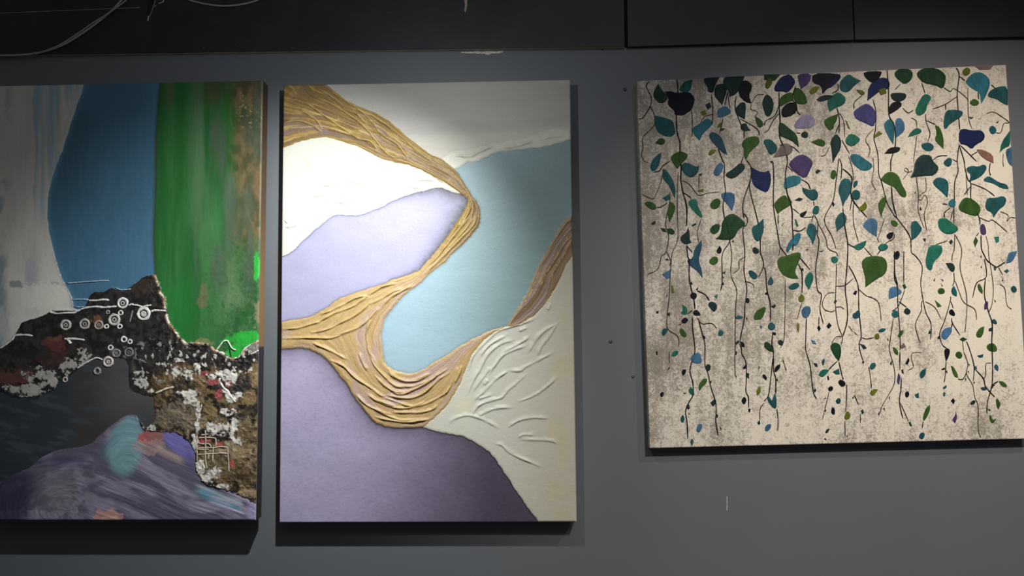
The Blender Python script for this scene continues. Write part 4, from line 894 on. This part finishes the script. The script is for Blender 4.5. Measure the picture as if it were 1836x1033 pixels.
LEAVES = '''
A g 288,225 320,290 375,340 390,385 340,435 290,430 240,375 235,330 260,270
A n 355,310 420,305 470,325 600,310 650,350 668,400 635,500 590,530 545,560 450,555 460,515 380,450 395,390
A T 640,186 625,290 580,325 495,305 520,250 570,200
A t 245,555 320,570 440,605 460,690 470,735 430,780 350,770 285,735 250,660
A G 355,800 355,850 310,862 255,840 305,785
D t 318,-40 315,20 290,110 240,165 205,135 205,90 245,10
D G 415,0 500,-55 590,-30 590,20 520,85 485,135 420,50
D t 525,85 575,60 690,115 712,95 700,170 635,228 560,190 530,140
A d 750,170 920,162 870,250 855,330 795,310 800,270 765,220
A d 870,250 930,225 1000,240 995,310 945,455 900,400 860,355
A d 1000,158 1180,152 1120,300 1080,345 1020,370 1010,300 950,230 960,170
A k 1120,210 1200,190 1255,240 1250,290 1220,350 1250,440 1180,420 1110,350
A s 900,495 975,450 1050,515 1000,560 905,585 890,530
A d 770,450 815,420 835,465 800,500
A y 718,525 765,500 788,540 750,558
A c 640,680 700,650 790,582 840,610 840,660 750,740 712,818 640,740
A w 808,745 850,720 930,765 970,860 1000,960 960,950 900,890 820,800
A y 800,945 830,905 890,910 860,950 815,970
A y 890,670 920,630 950,625 935,670 905,685
A d 930,690 980,690 960,710 930,712
A d 1075,490 1140,415 1195,430 1180,600 1120,570 1080,530
A d 1135,650 1190,630 1210,680 1240,710 1180,720 1135,700
A G 1150,830 1200,780 1320,765 1335,850 1240,920 1190,1020 1165,970 1170,900 1145,870
A G 1280,560 1350,600 1375,660 1330,690 1300,650
B d -25,420 20,330 80,370 105,450 70,560 20,575 -10,480
B g 0,136 170,132 110,200 0,190
B y 40,170 85,160 90,210 50,285 10,275 15,215
B b 190,150 270,130 325,200 310,250 240,330 190,310 110,315 100,270 140,200
B p 340,130 490,124 470,220 380,290 350,200
B b 690,126 785,130 790,170 740,230 660,290 640,250
B n 495,124 730,120 760,150 700,230 600,340 590,250 490,220
B t 820,160 880,130 920,165 1000,200 930,250 880,310 830,325 775,290 775,220
B y 460,305 520,255 570,265 545,310 485,348
B G 155,390 200,340 290,310 310,400 230,430 165,470
B G 310,270 370,275 430,350 450,445 330,440 300,370
B k 180,490 240,425 320,420 345,490 310,550 200,585 175,540
B T 640,410 700,350 770,310 850,380 820,450 740,480 670,520
B d 535,395 590,350 690,345 730,365 650,400 570,420
B y 945,290 1010,295 1045,330 1010,355 970,325
B k 1020,106 1200,98 1215,120 1170,200 1110,230 1030,160
B b 1070,250 1180,170 1250,165 1295,210 1290,280 1200,300 1100,380 1060,410
B y 1170,290 1250,265 1260,330 1200,350
B v 920,510 1010,450 1060,430 1130,480 1160,560 1145,625 1125,680 1050,640 950,600 920,550
B l 310,640 380,560 470,540 520,580 520,680 380,695 315,690
B g 145,640 185,625 260,690 340,750 360,885 290,820 240,800 150,760
B d 375,745 420,715 455,740 450,790 390,785
B G 610,610 670,570 760,540 750,610 715,660 720,690 670,718 625,660
B y 835,600 855,620 885,700 865,690
B G 480,830 570,790 635,830 620,880 560,870
B d 675,820 740,735 795,800 790,900 740,980 705,1050 695,920
B T 835,800 880,740 950,760 1000,810 910,885 840,850
B m 90,990 180,850 250,840 305,900 270,960 180,980
B t -10,830 10,800 70,800 145,880 125,940 60,970 20,880
E p 250,70 340,-10 420,-20 510,60 480,130 430,240 330,180 270,120
E c 890,-20 960,-25 1040,30 1130,95 1080,150 1010,155 940,110 880,30
B y 1125,770 1180,715 1220,745 1140,790
B c 1230,640 1280,590 1325,610 1345,700 1330,860 1290,800 1240,700
C s 55,590 110,580 150,640 150,720 60,790 50,680
C d -5,330 80,320 170,330 160,390 100,420 20,400
C k -20,490 10,430 90,400 130,450 70,505 -20,555
C k -60,950 -10,890 60,878 108,885 95,930 20,950
C g 40,120 80,80 200,76 240,125 215,200 160,235 120,220 55,165
C g 270,120 330,70 480,66 570,130 575,200 545,290 480,250 340,225 280,160
C T 290,420 340,340 390,335 430,375 385,440 365,530 290,570 250,520
C y 735,100 790,55 830,85 815,140 760,155
C c 770,200 850,115 940,110 1020,170 1030,240 990,350 940,440 930,330 840,280 790,240
C t 1000,340 1040,290 1130,255 1208,255 1213,455 1170,440 1100,390 1010,370
C m 870,52 1060,44 1030,85 920,85
C t 575,500 680,495 755,515 740,570 620,640 575,700 550,690 550,590
C G 810,420 860,380 915,410 910,450 850,460
C b 705,710 760,690 830,710 940,705 980,760 960,820 880,860 840,910 780,860 705,850
C T 180,780 210,730 270,680 320,700 325,735 250,760
C G 460,655 510,670 550,780 550,905 500,860 455,810 480,740
C t 315,850 400,830 455,870 440,915 390,930 330,900
C t 1010,690 1050,655 1095,690 1090,740 1040,755
C d 1085,635 1120,605 1110,635
C T 1233,710 1238,870 1180,890 1125,940 1145,830
C s 1185,910 1248,880 1256,1080 1225,1060 1200,1000
C r 890,905 950,905 1060,960 1065,1050 980,1010 920,960
C t 805,570 865,575 830,595
F d 250,60 320,-20 420,-10 440,50 510,120 460,200 380,205 290,210 205,225 245,150
F t 545,60 600,10 640,30 630,90 600,115 560,95
F t 780,120 850,95 900,110 970,80 1000,120 960,190 890,240 810,265 830,190 790,160
F t 955,240 1010,200 1060,230 1120,270 1205,290 1220,340 1150,335 1060,280 970,260
F t 435,260 490,210 590,240 605,320 590,430 530,370 450,300
F G -95,230 -40,165 30,160 90,200 125,300 170,370 165,430 110,420 50,320 -30,290 -90,250
F c 590,490 630,435 675,450 670,530 620,525
F G 700,510 760,420 840,435 920,500 935,560 900,625 800,600 710,560
F t 975,500 1000,425 1080,430 1160,405 1200,440 1180,510 1120,550 1065,635 1045,580 985,555
F T 485,650 560,630 620,670 715,745 660,800 570,805 500,750
F p 920,710 965,690 990,760 985,815 930,810
F t 210,680 270,660 300,700 335,750 280,830 215,875 215,790
F G 855,880 880,825 905,870 875,940
F T 1070,830 1120,825 1120,880 1090,895
F G 0,665 40,655 85,690 70,730 20,715
F k -45,820 -10,785 40,780 25,840 -10,860
F k 40,1000 80,965 100,1000 85,1040 50,1045
F d 335,850 370,845 360,885
F d 605,880 630,855 648,880 625,910
F d 250,385 268,352 264,388
F d 300,550 312,520 328,550 312,560
I T 370,50 400,-60 520,-65 545,-15 520,50 450,110 425,210 380,190 360,120
I s 1205,60 1225,10 1308,0 1288,60 1250,120 1190,130
D t 330,130 370,140 440,240 470,350 460,440 420,350 390,290 335,240
D s 850,170 900,75 945,65 965,110 925,190 880,210
D d 980,180 1060,130 1130,65 1180,90 1180,140 1060,240 985,215
D d 705,185 745,175 735,200 712,200
D y 695,350 755,335 750,365 700,365
D G 815,500 850,450 900,430 935,460 920,520 880,550 830,540
D s 935,375 1070,370 1080,460 1048,570 1000,500 935,430
D b 1245,110 1320,155 1385,165 1427,140 1452,220 1442,310 1407,380 1340,355 1270,310 1245,240
D t 330,430 400,390 410,440 370,465
D G 140,480 190,462 260,490 270,550 210,550 160,510
D G 375,590 410,465 465,500 460,560 430,630 400,690 390,620
D d 215,690 260,660 260,695 230,710
D g 310,735 360,745 375,785 330,770
D g 375,745 430,740 465,780 440,810 390,795
D T 590,470 640,435 690,450 700,530 740,590 740,640 690,610 610,520
D d 630,710 675,685 680,705 640,725
D d 515,830 580,780 595,730 610,780 615,870 635,890 570,915 520,880
D g 810,760 860,700 925,695 915,780 850,810
D g 940,680 1000,600 1070,592 1150,650 1195,700 1110,760 1070,850 1000,870 870,855 920,820 940,740
D t 1250,730 1310,700 1370,640 1377,760 1340,870 1290,880 1255,800
D k 885,970 920,920 945,960 930,1005 895,1000
D g 1045,880 1060,855 1070,890
D d 1255,950 1285,930 1330,970 1320,1005 1265,1000
G w 585,85 640,80 660,-30 735,-115 740,-40 700,90 740,200 745,285 700,220 620,160 590,130
G G 800,110 850,55 900,60 905,120 850,155
G s 325,240 410,190 405,280 375,290
G y 420,350 440,360 455,430 425,435
G d 355,90 385,75 395,100
G k 610,460 640,420 690,440 680,490 645,505
G k 640,630 680,600 720,640 725,665 660,668
G k 525,710 560,680 605,705 570,750 530,740
G d 795,550 830,515 890,540 895,590 865,632 830,600
G T 530,550 585,580 590,650 550,662 515,635 545,610
G T 860,465 905,445 890,495
G k 600,335 630,318 645,340 620,352
G d 945,225 985,205 970,240
G d 950,260 968,270 960,285
G d 940,330 962,320 965,350 945,355
G t 1215,200 1260,200 1315,250 1300,290 1260,290 1220,240
G n 1190,490 1215,478 1228,510 1220,542 1190,530
G d 383,640 410,635 408,675 390,665
G k 262,625 295,612 290,645 270,645
G k 672,400 700,368 694,410
G k 490,765 530,742 520,760
G t 320,850 335,800 375,795 390,810 370,850 340,880
G G 505,810 530,790 580,850 580,890 540,885 510,845
G t 905,835 930,805 968,840 940,878 905,870
G n 740,880 765,870 778,900 750,908
G t 1080,680 1115,660 1165,680 1140,700 1090,700
G G 1265,700 1290,620 1375,570 1400,590 1360,700 1300,712
G s 1328,765 1362,770 1345,810
G d 1080,945 1115,915 1122,940 1090,968
G k 1135,930 1170,945 1178,990 1145,985
G d 1260,0 1330,0 1320,25 1280,25
G k 1190,690 1205,680 1204,715
G k 365,475 385,430 380,470
H G 130,110 160,60 230,50 300,20 370,10 385,50 350,130 320,200 330,250 358,288 280,290 190,250 145,180
E c 220,960 260,880 330,790 380,790 375,850 330,930 300,910 240,1000
H G 1005,100 1060,55 1200,50 1260,90 1270,180 1240,250 1160,290 1080,350 1040,380 1040,290 1020,200 1005,150
H T 680,70 730,50 765,80 755,125 700,125
H T 415,290 460,210 500,230 510,290 490,340 460,405 420,340
H w 35,315 70,255 105,320 85,350 40,350
H d 385,175 408,180 405,205 390,205
H t 245,370 300,330 350,325 370,360 320,400 260,395
H y 345,490 385,435 420,480 410,520 370,530
H s 380,620 410,570 470,565 485,620 450,690 400,690
H d 70,570 115,545 122,570 100,590
H t 35,770 70,725 115,760 115,800 80,820 45,800
H k 90,835 120,840 122,870 95,865
H y 335,770 345,735 370,760 355,845 338,810
H k 545,790 565,760 585,800 565,832
H k 640,775 670,735 695,770 665,803
H s 480,910 520,925 540,960 500,955
H d 140,930 165,910 205,935 190,975 150,965
H g 675,990 700,945 740,940 790,970 795,1060 770,1140 720,1080
H w 905,650 945,630 960,605 995,640 980,690 920,700
H n 915,440 935,408 960,410 945,455
H d 715,530 735,490 750,520 730,545
I s -10,390 20,365 70,370 130,420 90,460 -15,500 -15,430
I t 5,650 50,600 95,640 85,680 40,692
H t 1170,820 1210,795 1255,800 1240,830 1190,840
H y 1135,870 1165,840 1190,870 1180,910 1145,910
H d 985,955 1030,965 1058,1000 1025,1015
H d 925,830 965,865 935,852
H k 1265,900 1280,910 1275,930
H g 0,940 40,930 95,1000 100,1040 60,1035 0,990
H k 10,430 38,418 30,455 8,450
I d 30,40 65,0 98,10 100,60 70,95 40,80
I d 570,125 640,120 670,165 660,215 625,215 595,170
I g 125,350 150,338 170,375 145,398
I d 140,610 170,580 210,610 210,640 180,660 145,640
I G 485,400 525,375 565,400 560,440 500,445
I G 460,505 510,545 530,570 490,580
I t 625,400 655,355 690,420 685,470 640,450
I k 600,620 635,592 670,640 665,675 615,655
I s 530,830 570,790 635,780 635,840 590,900 560,920 520,890
I d 485,890 510,865 510,905 490,910
I G 895,350 920,330 955,400 950,445 910,410
I p 965,560 985,515 1010,520 1005,590 970,610
I w 1065,165 1095,170 1085,205 1068,195
I t 1170,205 1205,185 1225,205 1200,230
I t 1235,385 1270,350 1305,385 1300,425 1260,430
I t 1045,710 1075,695 1105,740 1090,758 1055,740
I d 1015,800 1045,785 1045,825 1015,825
I G 880,850 920,790 970,775 960,850 935,895 890,890
I G 985,990 1010,955 1065,945 1105,1000 1095,1040 1020,1035
I g 712,910 750,885 795,910 750,932
I d 390,850 405,810 418,840 405,858
I G 75,870 110,815 140,815 130,860 90,895
I m 105,980 140,945 160,985 120,1010
I G 25,985 60,1000 85,1040 80,1075 40,1050
I k 555,1015 590,995 620,1025 605,1085 575,1145 560,1070
I d 445,305 465,272 460,312
I p 515,282 550,300 545,318
I p 518,332 545,362 535,368
I d 1145,310 1165,270 1162,312
I d 930,165 945,148 945,180
I d 925,60 940,38 942,74
I d 1070,495 1090,520 1080,532
J s 615,60 660,20 720,10 740,100 720,130 640,120
J T 420,45 440,0 495,-10 495,25 460,55
J d 770,165 795,125 830,145 825,190 795,208
J n 525,210 545,185 578,185 570,230 540,255
J G 705,340 750,280 795,278 785,330 740,370 715,410 702,390
J T 592,410 620,360 645,390 665,450 640,460
J d 540,430 585,424 565,440
J k 305,430 340,412 348,440 330,475 310,465
J d 575,560 605,545 615,585 595,602
J t 513,690 540,650 560,680 555,725 530,738
J s 680,795 700,745 745,745 735,800 710,838 682,825
J t 618,920 635,895 655,925 640,968 622,950
J d 822,530 865,490 880,540 850,570
J d 818,315 840,295 835,335
J d 885,640 905,655 900,690 888,680
J d 915,775 940,790 935,815
J d 1075,0 1100,0 1095,40 1078,35
J d 1073,230 1095,255 1090,282
J n 1158,165 1190,135 1195,175 1165,185
J d 1200,220 1225,230 1222,285 1203,265
J n 1138,510 1170,462 1198,490 1190,530 1170,550
J y 1295,410 1320,360 1345,370 1340,430 1305,460
J y 1310,190 1325,150 1337,165
J d 1305,735 1330,708 1340,740 1325,762
J k 1355,250 1375,230 1410,270 1400,300 1370,275
J k 265,0 282,0 280,40 268,40
J d 375,210 400,155 408,172
J k 1215,590 1240,590 1232,630 1216,625
J k 595,625 618,650 608,652
K k 105,200 120,150 165,130 168,165 140,200 118,218
K k 120,280 145,290 135,315
K T 555,250 580,200 620,180 670,195 640,240 600,270
K t 592,100 615,72 628,100 610,150 595,130
K d 508,120 545,125 553,160 525,155
K t 705,210 770,175 780,235 740,240
K k 760,310 790,285 840,320 835,355 800,368 770,340
K k 655,385 680,355 712,365 705,405 670,412
K k 648,255 665,255 672,295 655,295
K t 732,510 765,475 792,495 785,535 755,542
K n 685,620 700,570 730,590 728,655 700,650
K y 820,680 850,610 890,640 885,690 840,710
K d 628,830 645,800 675,795 660,835 635,845
K k 620,610 640,595 635,630
K k 615,905 630,888 645,915
K k 848,880 858,858 862,885
K k 512,400 525,380 538,400 522,428
K k 610,495 635,472 640,485
K d 998,610 1015,595 1028,630 1010,652
K t 1080,170 1100,120 1145,115 1152,160 1110,195
K d 1005,110 1020,95 1035,110 1018,135
K y 1085,430 1110,395 1145,385 1172,395 1140,440 1110,465
K d 1290,130 1315,95 1315,145
K d 1225,590 1240,578 1245,615
K d 1170,640 1190,620 1185,668
K d 1282,475 1295,460 1293,500
K k 905,480 925,450 918,490
K t 30,460 45,455 80,510 110,430 128,470 130,585 100,590 40,520
K s 5,790 30,750 75,745 70,790 40,825 10,820
K d 215,190 228,165 230,205
L G 668,30 690,0 730,5 748,50 720,82 680,60
L t 300,230 325,195 370,170 365,240 330,283 305,265
L G 622,145 650,155 695,230 700,275 655,260
L p 72,280 85,220 110,260 92,345 72,325
L d 115,190 135,185 140,235 120,220
L k 150,430 175,405 200,430 190,470 160,475
L t 252,445 295,425 298,480 270,475
L t 542,370 580,345 580,375 550,395
L t 542,430 560,412 572,440 560,468 545,460
L k 622,510 650,480 668,510 655,545
L p 635,705 670,655 678,615 690,690 668,742
L d 825,525 860,498 882,515 865,548 830,550
L G 345,640 370,580 410,545 412,600 380,680 345,720 335,690
L w 295,870 315,835 355,835 355,880 330,908 300,890
L g 190,730 210,722 228,775 205,765
L t 895,45 960,28 955,60 920,65
L t 862,165 885,145 895,180 870,195
L w 1065,155 1090,125 1118,160 1110,205 1080,190
L w 928,375 960,365 1000,380 985,402 945,402
L G 1115,305 1165,310 1210,355 1185,375 1140,350
L G 1085,490 1110,485 1138,545 1115,602 1095,570
L G 1018,660 1035,650 1055,710 1095,695 1055,748 1030,720
L k 155,125 190,60 200,95 180,140
L k 525,185 560,165 565,185 540,195
L k 570,205 585,195 590,228
L k 800,120 820,135 815,155
L d 795,200 810,200 808,232
L k 768,280 785,275 780,310
L k 855,320 875,310 865,340
L k 1005,590 1035,600 1025,620
L k 1045,350 1080,340 1070,360
E c 195,290 230,210 330,195 390,220 370,290 250,330 210,345
E G 100,490 160,420 220,395 250,450 295,465 270,510 180,560 140,600 110,540
E t 390,320 470,350 520,335 560,380 550,440 500,465 440,420 395,365
E t 495,560 520,508 565,510 568,580 540,605 500,595
E d 310,455 360,425 405,440 370,465
E d 525,160 550,135 588,150 545,185
E G 680,190 700,140 740,145 745,200 720,245 685,225
E k 695,480 710,465 728,500 712,522
E t 760,360 780,270 820,225 890,240 905,330 870,420 830,470 810,530 790,440
E t 915,300 930,255 965,250 960,300 925,330
E t 890,390 930,340 990,360 985,440 940,455 900,430
E y 965,540 1010,500 1040,465 1065,515 1040,560 985,565
E G 1170,500 1200,440 1255,410 1260,480 1220,570 1205,635 1180,560
E t 725,670 770,590 815,575 858,630 835,710 745,780 740,720
E s 1010,710 1060,650 1110,630 1170,670 1165,740 1160,835 1090,790 1030,740
E k 365,595 400,575 445,560 430,600 395,635 370,620
E T 315,650 330,650 355,720 335,730
E t 435,760 460,690 500,690 545,740 530,840 500,915 480,850 440,800
E T 920,925 970,900 1055,865 1040,930 980,975 930,950
E T 1170,930 1210,895 1280,915 1270,960 1210,980 1175,960
E d 60,55 85,45 85,75
E d 415,970 460,950 450,970
E d 560,975 620,970 590,990
E k 175,715 205,685 190,715
'''
def poly_area(P):
    P = np.array(P); x, y = P[:, 0], P[:, 1]
    return abs(np.dot(x, np.roll(y, -1)) - np.dot(y, np.roll(x, -1)))/2
def leaf(i, pts, col):
    org = np.array(p3.location); P = np.array(pts, float)
    n = len(P); Q = []
    if n > 4:                       # round the traced corners a little, keep the tips
        for k in range(n):
            a, b, c = P[k-1], P[k], P[(k+1) % n]
            u, w = (a-b)/np.linalg.norm(a-b), (c-b)/np.linalg.norm(c-b)
            if u @ w > 0.25: Q.append(b)
            else: Q += [b + (a-b)*0.24, b + (c-b)*0.24]
    else: Q = list(P)
    Q = np.array(Q); m = len(Q); cen = Q.mean(0)
    lift = 0.00012*(i % 9); top = 0.0011 + lift
    small = poly_area(P) < 25
    if small: top = 0.0007 + lift
    rings = [(1.0, -0.0003), (0.97, top*0.6), (0.82, top)]
    v = []; f = []
    for s, z in rings:
        for x, y in cen + (Q-cen)*s: v.append(at(x, y, D3 + z) - org)
    for r in range(2):
        for k in range(m): f.append((r*m+k, r*m+(k+1) % m, (r+1)*m+(k+1) % m, (r+1)*m+k))
    f.append(tuple(2*m+k for k in range(m)))
    o = link('leaf', pymesh('leaf', v, f), M_LEAF, p3)
    rn = random.Random(i*13+5); j = rn.uniform(0.88, 1.14)
    o.color = (min(1, col[0]*j*rn.uniform(.93, 1.07)), min(1, col[1]*j), min(1, col[2]*j*rn.uniform(.93, 1.07)), 1)
for i, ln in enumerate([l for l in LEAVES.strip().splitlines() if l.strip()]):
    t, c, pts = ln.split(' ', 2)
    leaf(i, tile(*TO[t], 5.7375, nums(pts)), PAL[c])

VINES = '''
A 480,190 490,290 480,430 475,560 480,720 510,830 510,930 500,1010;D 525,110 520,240 545,380 580,520 580,720|1.0
D 580,915 590,1010;G 590,60 605,100 607,280 630,400 655,500 665,600|0.85
G 640,680 640,780 655,900 665,1000;J 660,30 630,120 615,210 645,330 645,450 600,530 570,620 585,740 592,900|0.75
A 195,205 165,260 215,370 205,460 130,580 85,590|0.55
A 205,460 250,560 245,660 130,780 130,890 115,960 130,1000;D 145,50 180,65|0.5
D 335,180 310,280 270,380 230,440 120,390|0.4
A 630,500 640,640 635,770|0.45
A 835,340 850,520 840,660|0.6
A 850,545 770,565 725,630|0.45
A 1000,310 975,450|0.6
A 1000,310 1025,480|0.6
A 955,580 920,740|0.6
A 905,900 950,1020;D 970,90 965,230 980,360 955,500 965,610 1000,740 1025,870 950,1000;G 945,200 945,330 930,410|0.65
A 1090,360 1080,480 1140,650 1170,700 1170,790|0.7
A 1130,590 1300,690 1330,760|0.65
A 1250,440 1240,490 1310,520 1290,560|0.4
A 1250,430 1300,350 1377,340|0.4
D 1165,0 1140,70|0.6
D 1195,40 1240,110 1240,230 1160,480 1170,640|0.7
D 1240,250 1230,340 1310,660 1335,800 1340,1000;G 1345,30 1372,150 1320,270|0.65
D 1170,590 1205,640 1200,700 1160,740 1165,850 1180,1000;G 1170,200 1200,400 1180,560 1175,690 1130,920 1145,1010;J 1150,30 1190,110 1195,280 1190,410 1215,470 1220,580|0.6
D 1025,870 1045,1030;G 1035,240 1095,400 1085,560 1080,800 1080,1030;J 1075,100 1080,240|0.5
D 500,160 485,300 485,600 490,850 430,1010;G 410,280 400,480 380,660 385,800 490,880 500,980|0.5
D 410,50 335,100 300,150 240,165|0.65
D 410,370 405,470 370,640 365,720 395,820 370,980 320,1030;G 310,100 280,190 180,240|0.5
G 370,0 415,100 400,150|0.5
D 380,480 320,520 270,530|0.65
D 535,250 610,290 700,400 800,380 920,370|0.4
D 545,375 615,420 620,440|0.65
D 710,200 705,330|0.45
D 735,640 690,780 710,900|0.4
D 580,920 640,990|0.6
G 690,410 770,450 815,510|0.8
G 640,610 585,650|0.7
G 690,690 740,750 840,745 890,800|0.5
G 700,690 740,850 765,930 770,1020;J 770,140 800,230 830,370 870,490 885,580 880,720 905,870|0.65
G 1185,310 1260,340 1270,380|0.5
G 1185,60 1120,100 1120,180 1060,230|0.45
J 1375,530 1335,600 1335,710|0.5
K 0,510 30,480 50,430 75,230 95,50|0.6
J 400,0 400,120|0.5
B 155,310 155,450 165,620 160,770 210,900 240,1020;E 220,190 235,370 285,540 290,700 300,850 295,970|0.9
B 150,460 110,560 20,610 0,660|0.65
B 160,530 100,600 40,710 0,730|0.55
B 325,250 290,380 330,440 345,520 375,550|0.65
B 760,230 760,290 700,330|0.65
B 750,480 775,600 770,740|0.7
B 775,530 820,620 830,780|0.4
B 770,650 735,740|0.6
B 800,810 880,950|0.6
B 670,880 630,960 585,975|0.45
B 1010,350 930,420 925,490|0.6
B 1120,390 1150,520 1145,700 1130,790 1165,930 1175,1020;E 1180,190 1205,250 1245,410 1270,490 1340,610 1370,640;F 190,800 215,900 220,990 265,1030;I 330,160 315,330 340,510 370,640 420,750 415,910|0.6
I 340,510 320,540 320,620 260,760 310,950|0.5
I 360,520 460,580 525,700|0.4
B 1130,690 1045,800 1090,900 1070,990|0.4
E 1120,20 1130,130 1110,260 1150,350|0.35
B 1265,90 1280,300 1285,550 1340,660 1350,860 1305,1020;E 1305,160|0.75
E 1310,310 1320,450 1370,640|0.65
B 160,860 290,880 365,940|0.6
B 330,735 375,740|0.6
E 90,50 100,200 95,460 110,620 150,850 165,930 240,1030|0.7
E 145,600 145,700|0.6
E 165,930 155,1010;H 150,50|0.5
H 0,170 15,210 30,400 65,550 65,720|0.75
H 90,830 80,960 95,1020;K 100,200 120,280 120,440|0.75
K 130,590 145,700 140,820|0.55
E 240,100 300,160|0.5
E 385,240 450,280 475,340|0.65
E 510,465 515,510|0.65
E 510,600 485,680|0.6
E 520,610 555,690 545,800 565,870 550,1010;H 530,200 550,400 590,450 575,600 610,750|0.6
E 560,700 630,830 660,950 740,990 755,1020;H 755,50|0.5
H 745,130 740,350 735,560 760,760 805,880 795,960|0.5
E 300,760 370,770 430,730|0.65
E 300,540 365,595|0.45
E 400,630 500,625|0.4
E 240,390 280,480|0.6
E 770,20 740,260 710,460 620,650 700,830 740,950|0.55
E 780,30 800,110 790,240|0.65
E 810,130 880,190 905,250 900,430 1060,630|0.85
E 905,430 885,560|0.55
E 920,470 920,680 970,880|0.5
E 810,530 830,720 860,890 860,1020;H 850,200 835,400 855,560 855,720 810,880|0.85
H 870,150 930,260 970,380 975,600 1000,870 980,940 985,1020;K 1020,100|0.7
K 1075,160 1090,230 1105,380|0.5
E 860,900 930,940|0.65
E 1030,940 1110,1030|0.5
E 1165,840 1180,890|0.5
E 1340,800 1330,850 1250,900 1160,1020|0.6
E 1240,640 1170,850|0.4
E 870,0 910,140 920,250|0.4
H 370,70 470,190|0.75
H 350,130 390,230 390,430|0.7
H 220,290 215,600 205,900 165,1000|0.4
H 390,530 340,700|0.5
H 435,690 430,880 430,1020;K 470,130 490,300 510,430 540,490|0.6
H 745,360 830,355 920,280|0.45
H 730,430 650,440 600,530 620,600 690,625 730,610|0.45
H 740,580 790,575 820,600|0.45
H 970,390 1050,460 1110,480 1180,540 1205,720|0.5
H 800,880 740,885 695,950|0.5
H 1010,890 1050,905 1130,890|0.5
H 870,770 910,830|0.4
H 565,680 562,760|0.8
H 1340,0 1345,220 1375,350|0.75
H 1330,690 1300,900 1290,1020;K 1340,180 1340,330 1280,450 1210,570 1195,640|0.5
K 770,110 800,240 815,290|0.7
K 850,340 850,450 840,620|0.65
K 830,710 835,880|0.5
K 755,100 700,150 665,190|0.75
K 670,410 640,540 600,700|0.4
K 930,450 970,550|0.6
K 990,640 990,740|0.5
K 190,80 225,190|0.5
C 130,80 130,230|0.55
C 110,230 50,290|0.5
C 325,220 360,330|0.65
C 365,540 370,620 410,740 385,830|0.55
C 375,610 470,650|0.55
C 680,65 710,140 690,330 700,500 715,700|0.8
C 710,850 690,1020;F 700,150 665,270 660,440 655,560 655,690|0.65
C 710,860 760,1020;F 770,120 800,240 830,280 830,430 870,540 915,630 925,700|0.75
F 935,815 940,950 970,1020;I 1000,100 1080,160 1110,160 1190,110|0.75
I 970,80 990,200 980,280 890,330 850,480|0.65
I 980,290 970,450 1010,620 1050,750 1045,940;L 1050,30 1055,180 1050,330 1030,420 1000,530 995,640|0.75
C 720,860 830,970 890,1030|0.65
C 830,970 900,930|0.6
C 690,360 570,440 440,490|0.6
C 570,440 572,500|0.6
C 555,270 620,310 660,280 780,370 805,420|0.45
C 710,150 770,200|0.75
C 1040,240 1085,280|0.55
C 905,320 910,390|0.75
C 990,540 1060,520 1150,570 1225,630 1170,640 1140,730 1090,735|0.5
C 130,480 185,530 240,500|0.5
C 215,580 265,610 275,680|0.5
C 275,760 240,1030|0.45
C 800,270 805,560 840,690|0.35
F 440,40 500,0 590,-5|0.55
F 640,30 690,60|0.5
F 620,530 560,580 560,630|0.65
F 645,560 620,660|0.5
F 540,490 590,495|0.7
F 665,800 660,950 640,1020;I 635,100|0.5
F 670,810 730,930 735,1020;I 720,180 780,420 790,600 770,840|0.45
I 655,220 660,310 640,360|0.65
I 670,310 710,420 760,530 870,600 890,710|0.45
I 620,470 620,510 560,720 510,850 535,960 580,1000|0.55
I 625,520 650,590|0.55
I 635,690 640,740 720,870|0.6
I 640,740 630,790|0.6
I 785,930 820,1020;L 860,130 865,200 855,310|0.65
L 880,190 960,280 980,360 1030,420 1075,470|0.75
L 1050,380 1060,340 1110,310|0.8
L 1040,120 985,130 985,230 970,280|0.45
L 755,0 800,130 785,230 850,350 870,470 905,570 905,800 935,890|0.45
L 700,285 750,285 790,210|0.6
L 575,110 565,260 555,320|0.6
L 100,0 100,190|0.7
L 115,280 110,400 95,520 130,690|0.65
L 105,530 190,720|0.5
L 340,720 330,790|0.6
L 325,10 230,20 220,80 240,160 185,195|0.4
F 780,180 795,400|0.4
F 835,280 980,340 1075,410|0.6
F 1030,70 1020,150 1035,200|0.6
F 920,630 1010,670 1060,660 1205,780|0.5
F 1135,570 1215,610 1200,670 1240,630 1290,635|0.4
F 830,310 760,400|0.65
F 470,910 590,870|0.5
F 985,820 1010,920 1015,1020;I 1060,350 1050,540 1010,640|0.45
F 910,790 890,820|0.6
F 15,310 30,500 60,600|0.65
F 270,210 290,400 290,560 350,740|0.4
F 365,220 370,350 320,390 290,430 320,450 360,400 385,480 350,600 380,780|0.4
F 130,240 190,160 160,120 150,150 190,165 230,150|0.35
I 140,0 140,340|0.55
I 150,400 90,560 20,620|0.55
I 45,80 45,280 75,370 80,560 100,830 105,1020|0.7
I 1110,160 1160,250|0.5
I 1130,345 1180,390 1200,550 1250,600|0.4
I 90,520 170,580|0.55
I 745,930 755,1030|0.5
C 1165,950 1160,1030;F 1168,110|0.35
'''
for i, ln in enumerate([l for l in VINES.strip().splitlines() if l.strip()]):
    body, w = ln.split('|'); pts = []
    for seg in body.split(';'):
        t, p = seg.split(' ', 1); pts += tile(*TO[t], 5.7375, nums(p))
    w = float(w)
    col = (0.012, 0.008, 0.007) if w > 0.5 else (0.055, 0.036, 0.024)
    stroke(p3, pts, D3, 0.30 + w*0.95, col, 'vine', flat=0.7, n=4, sides=5, z=0.0009, var=0.22, seed=i)
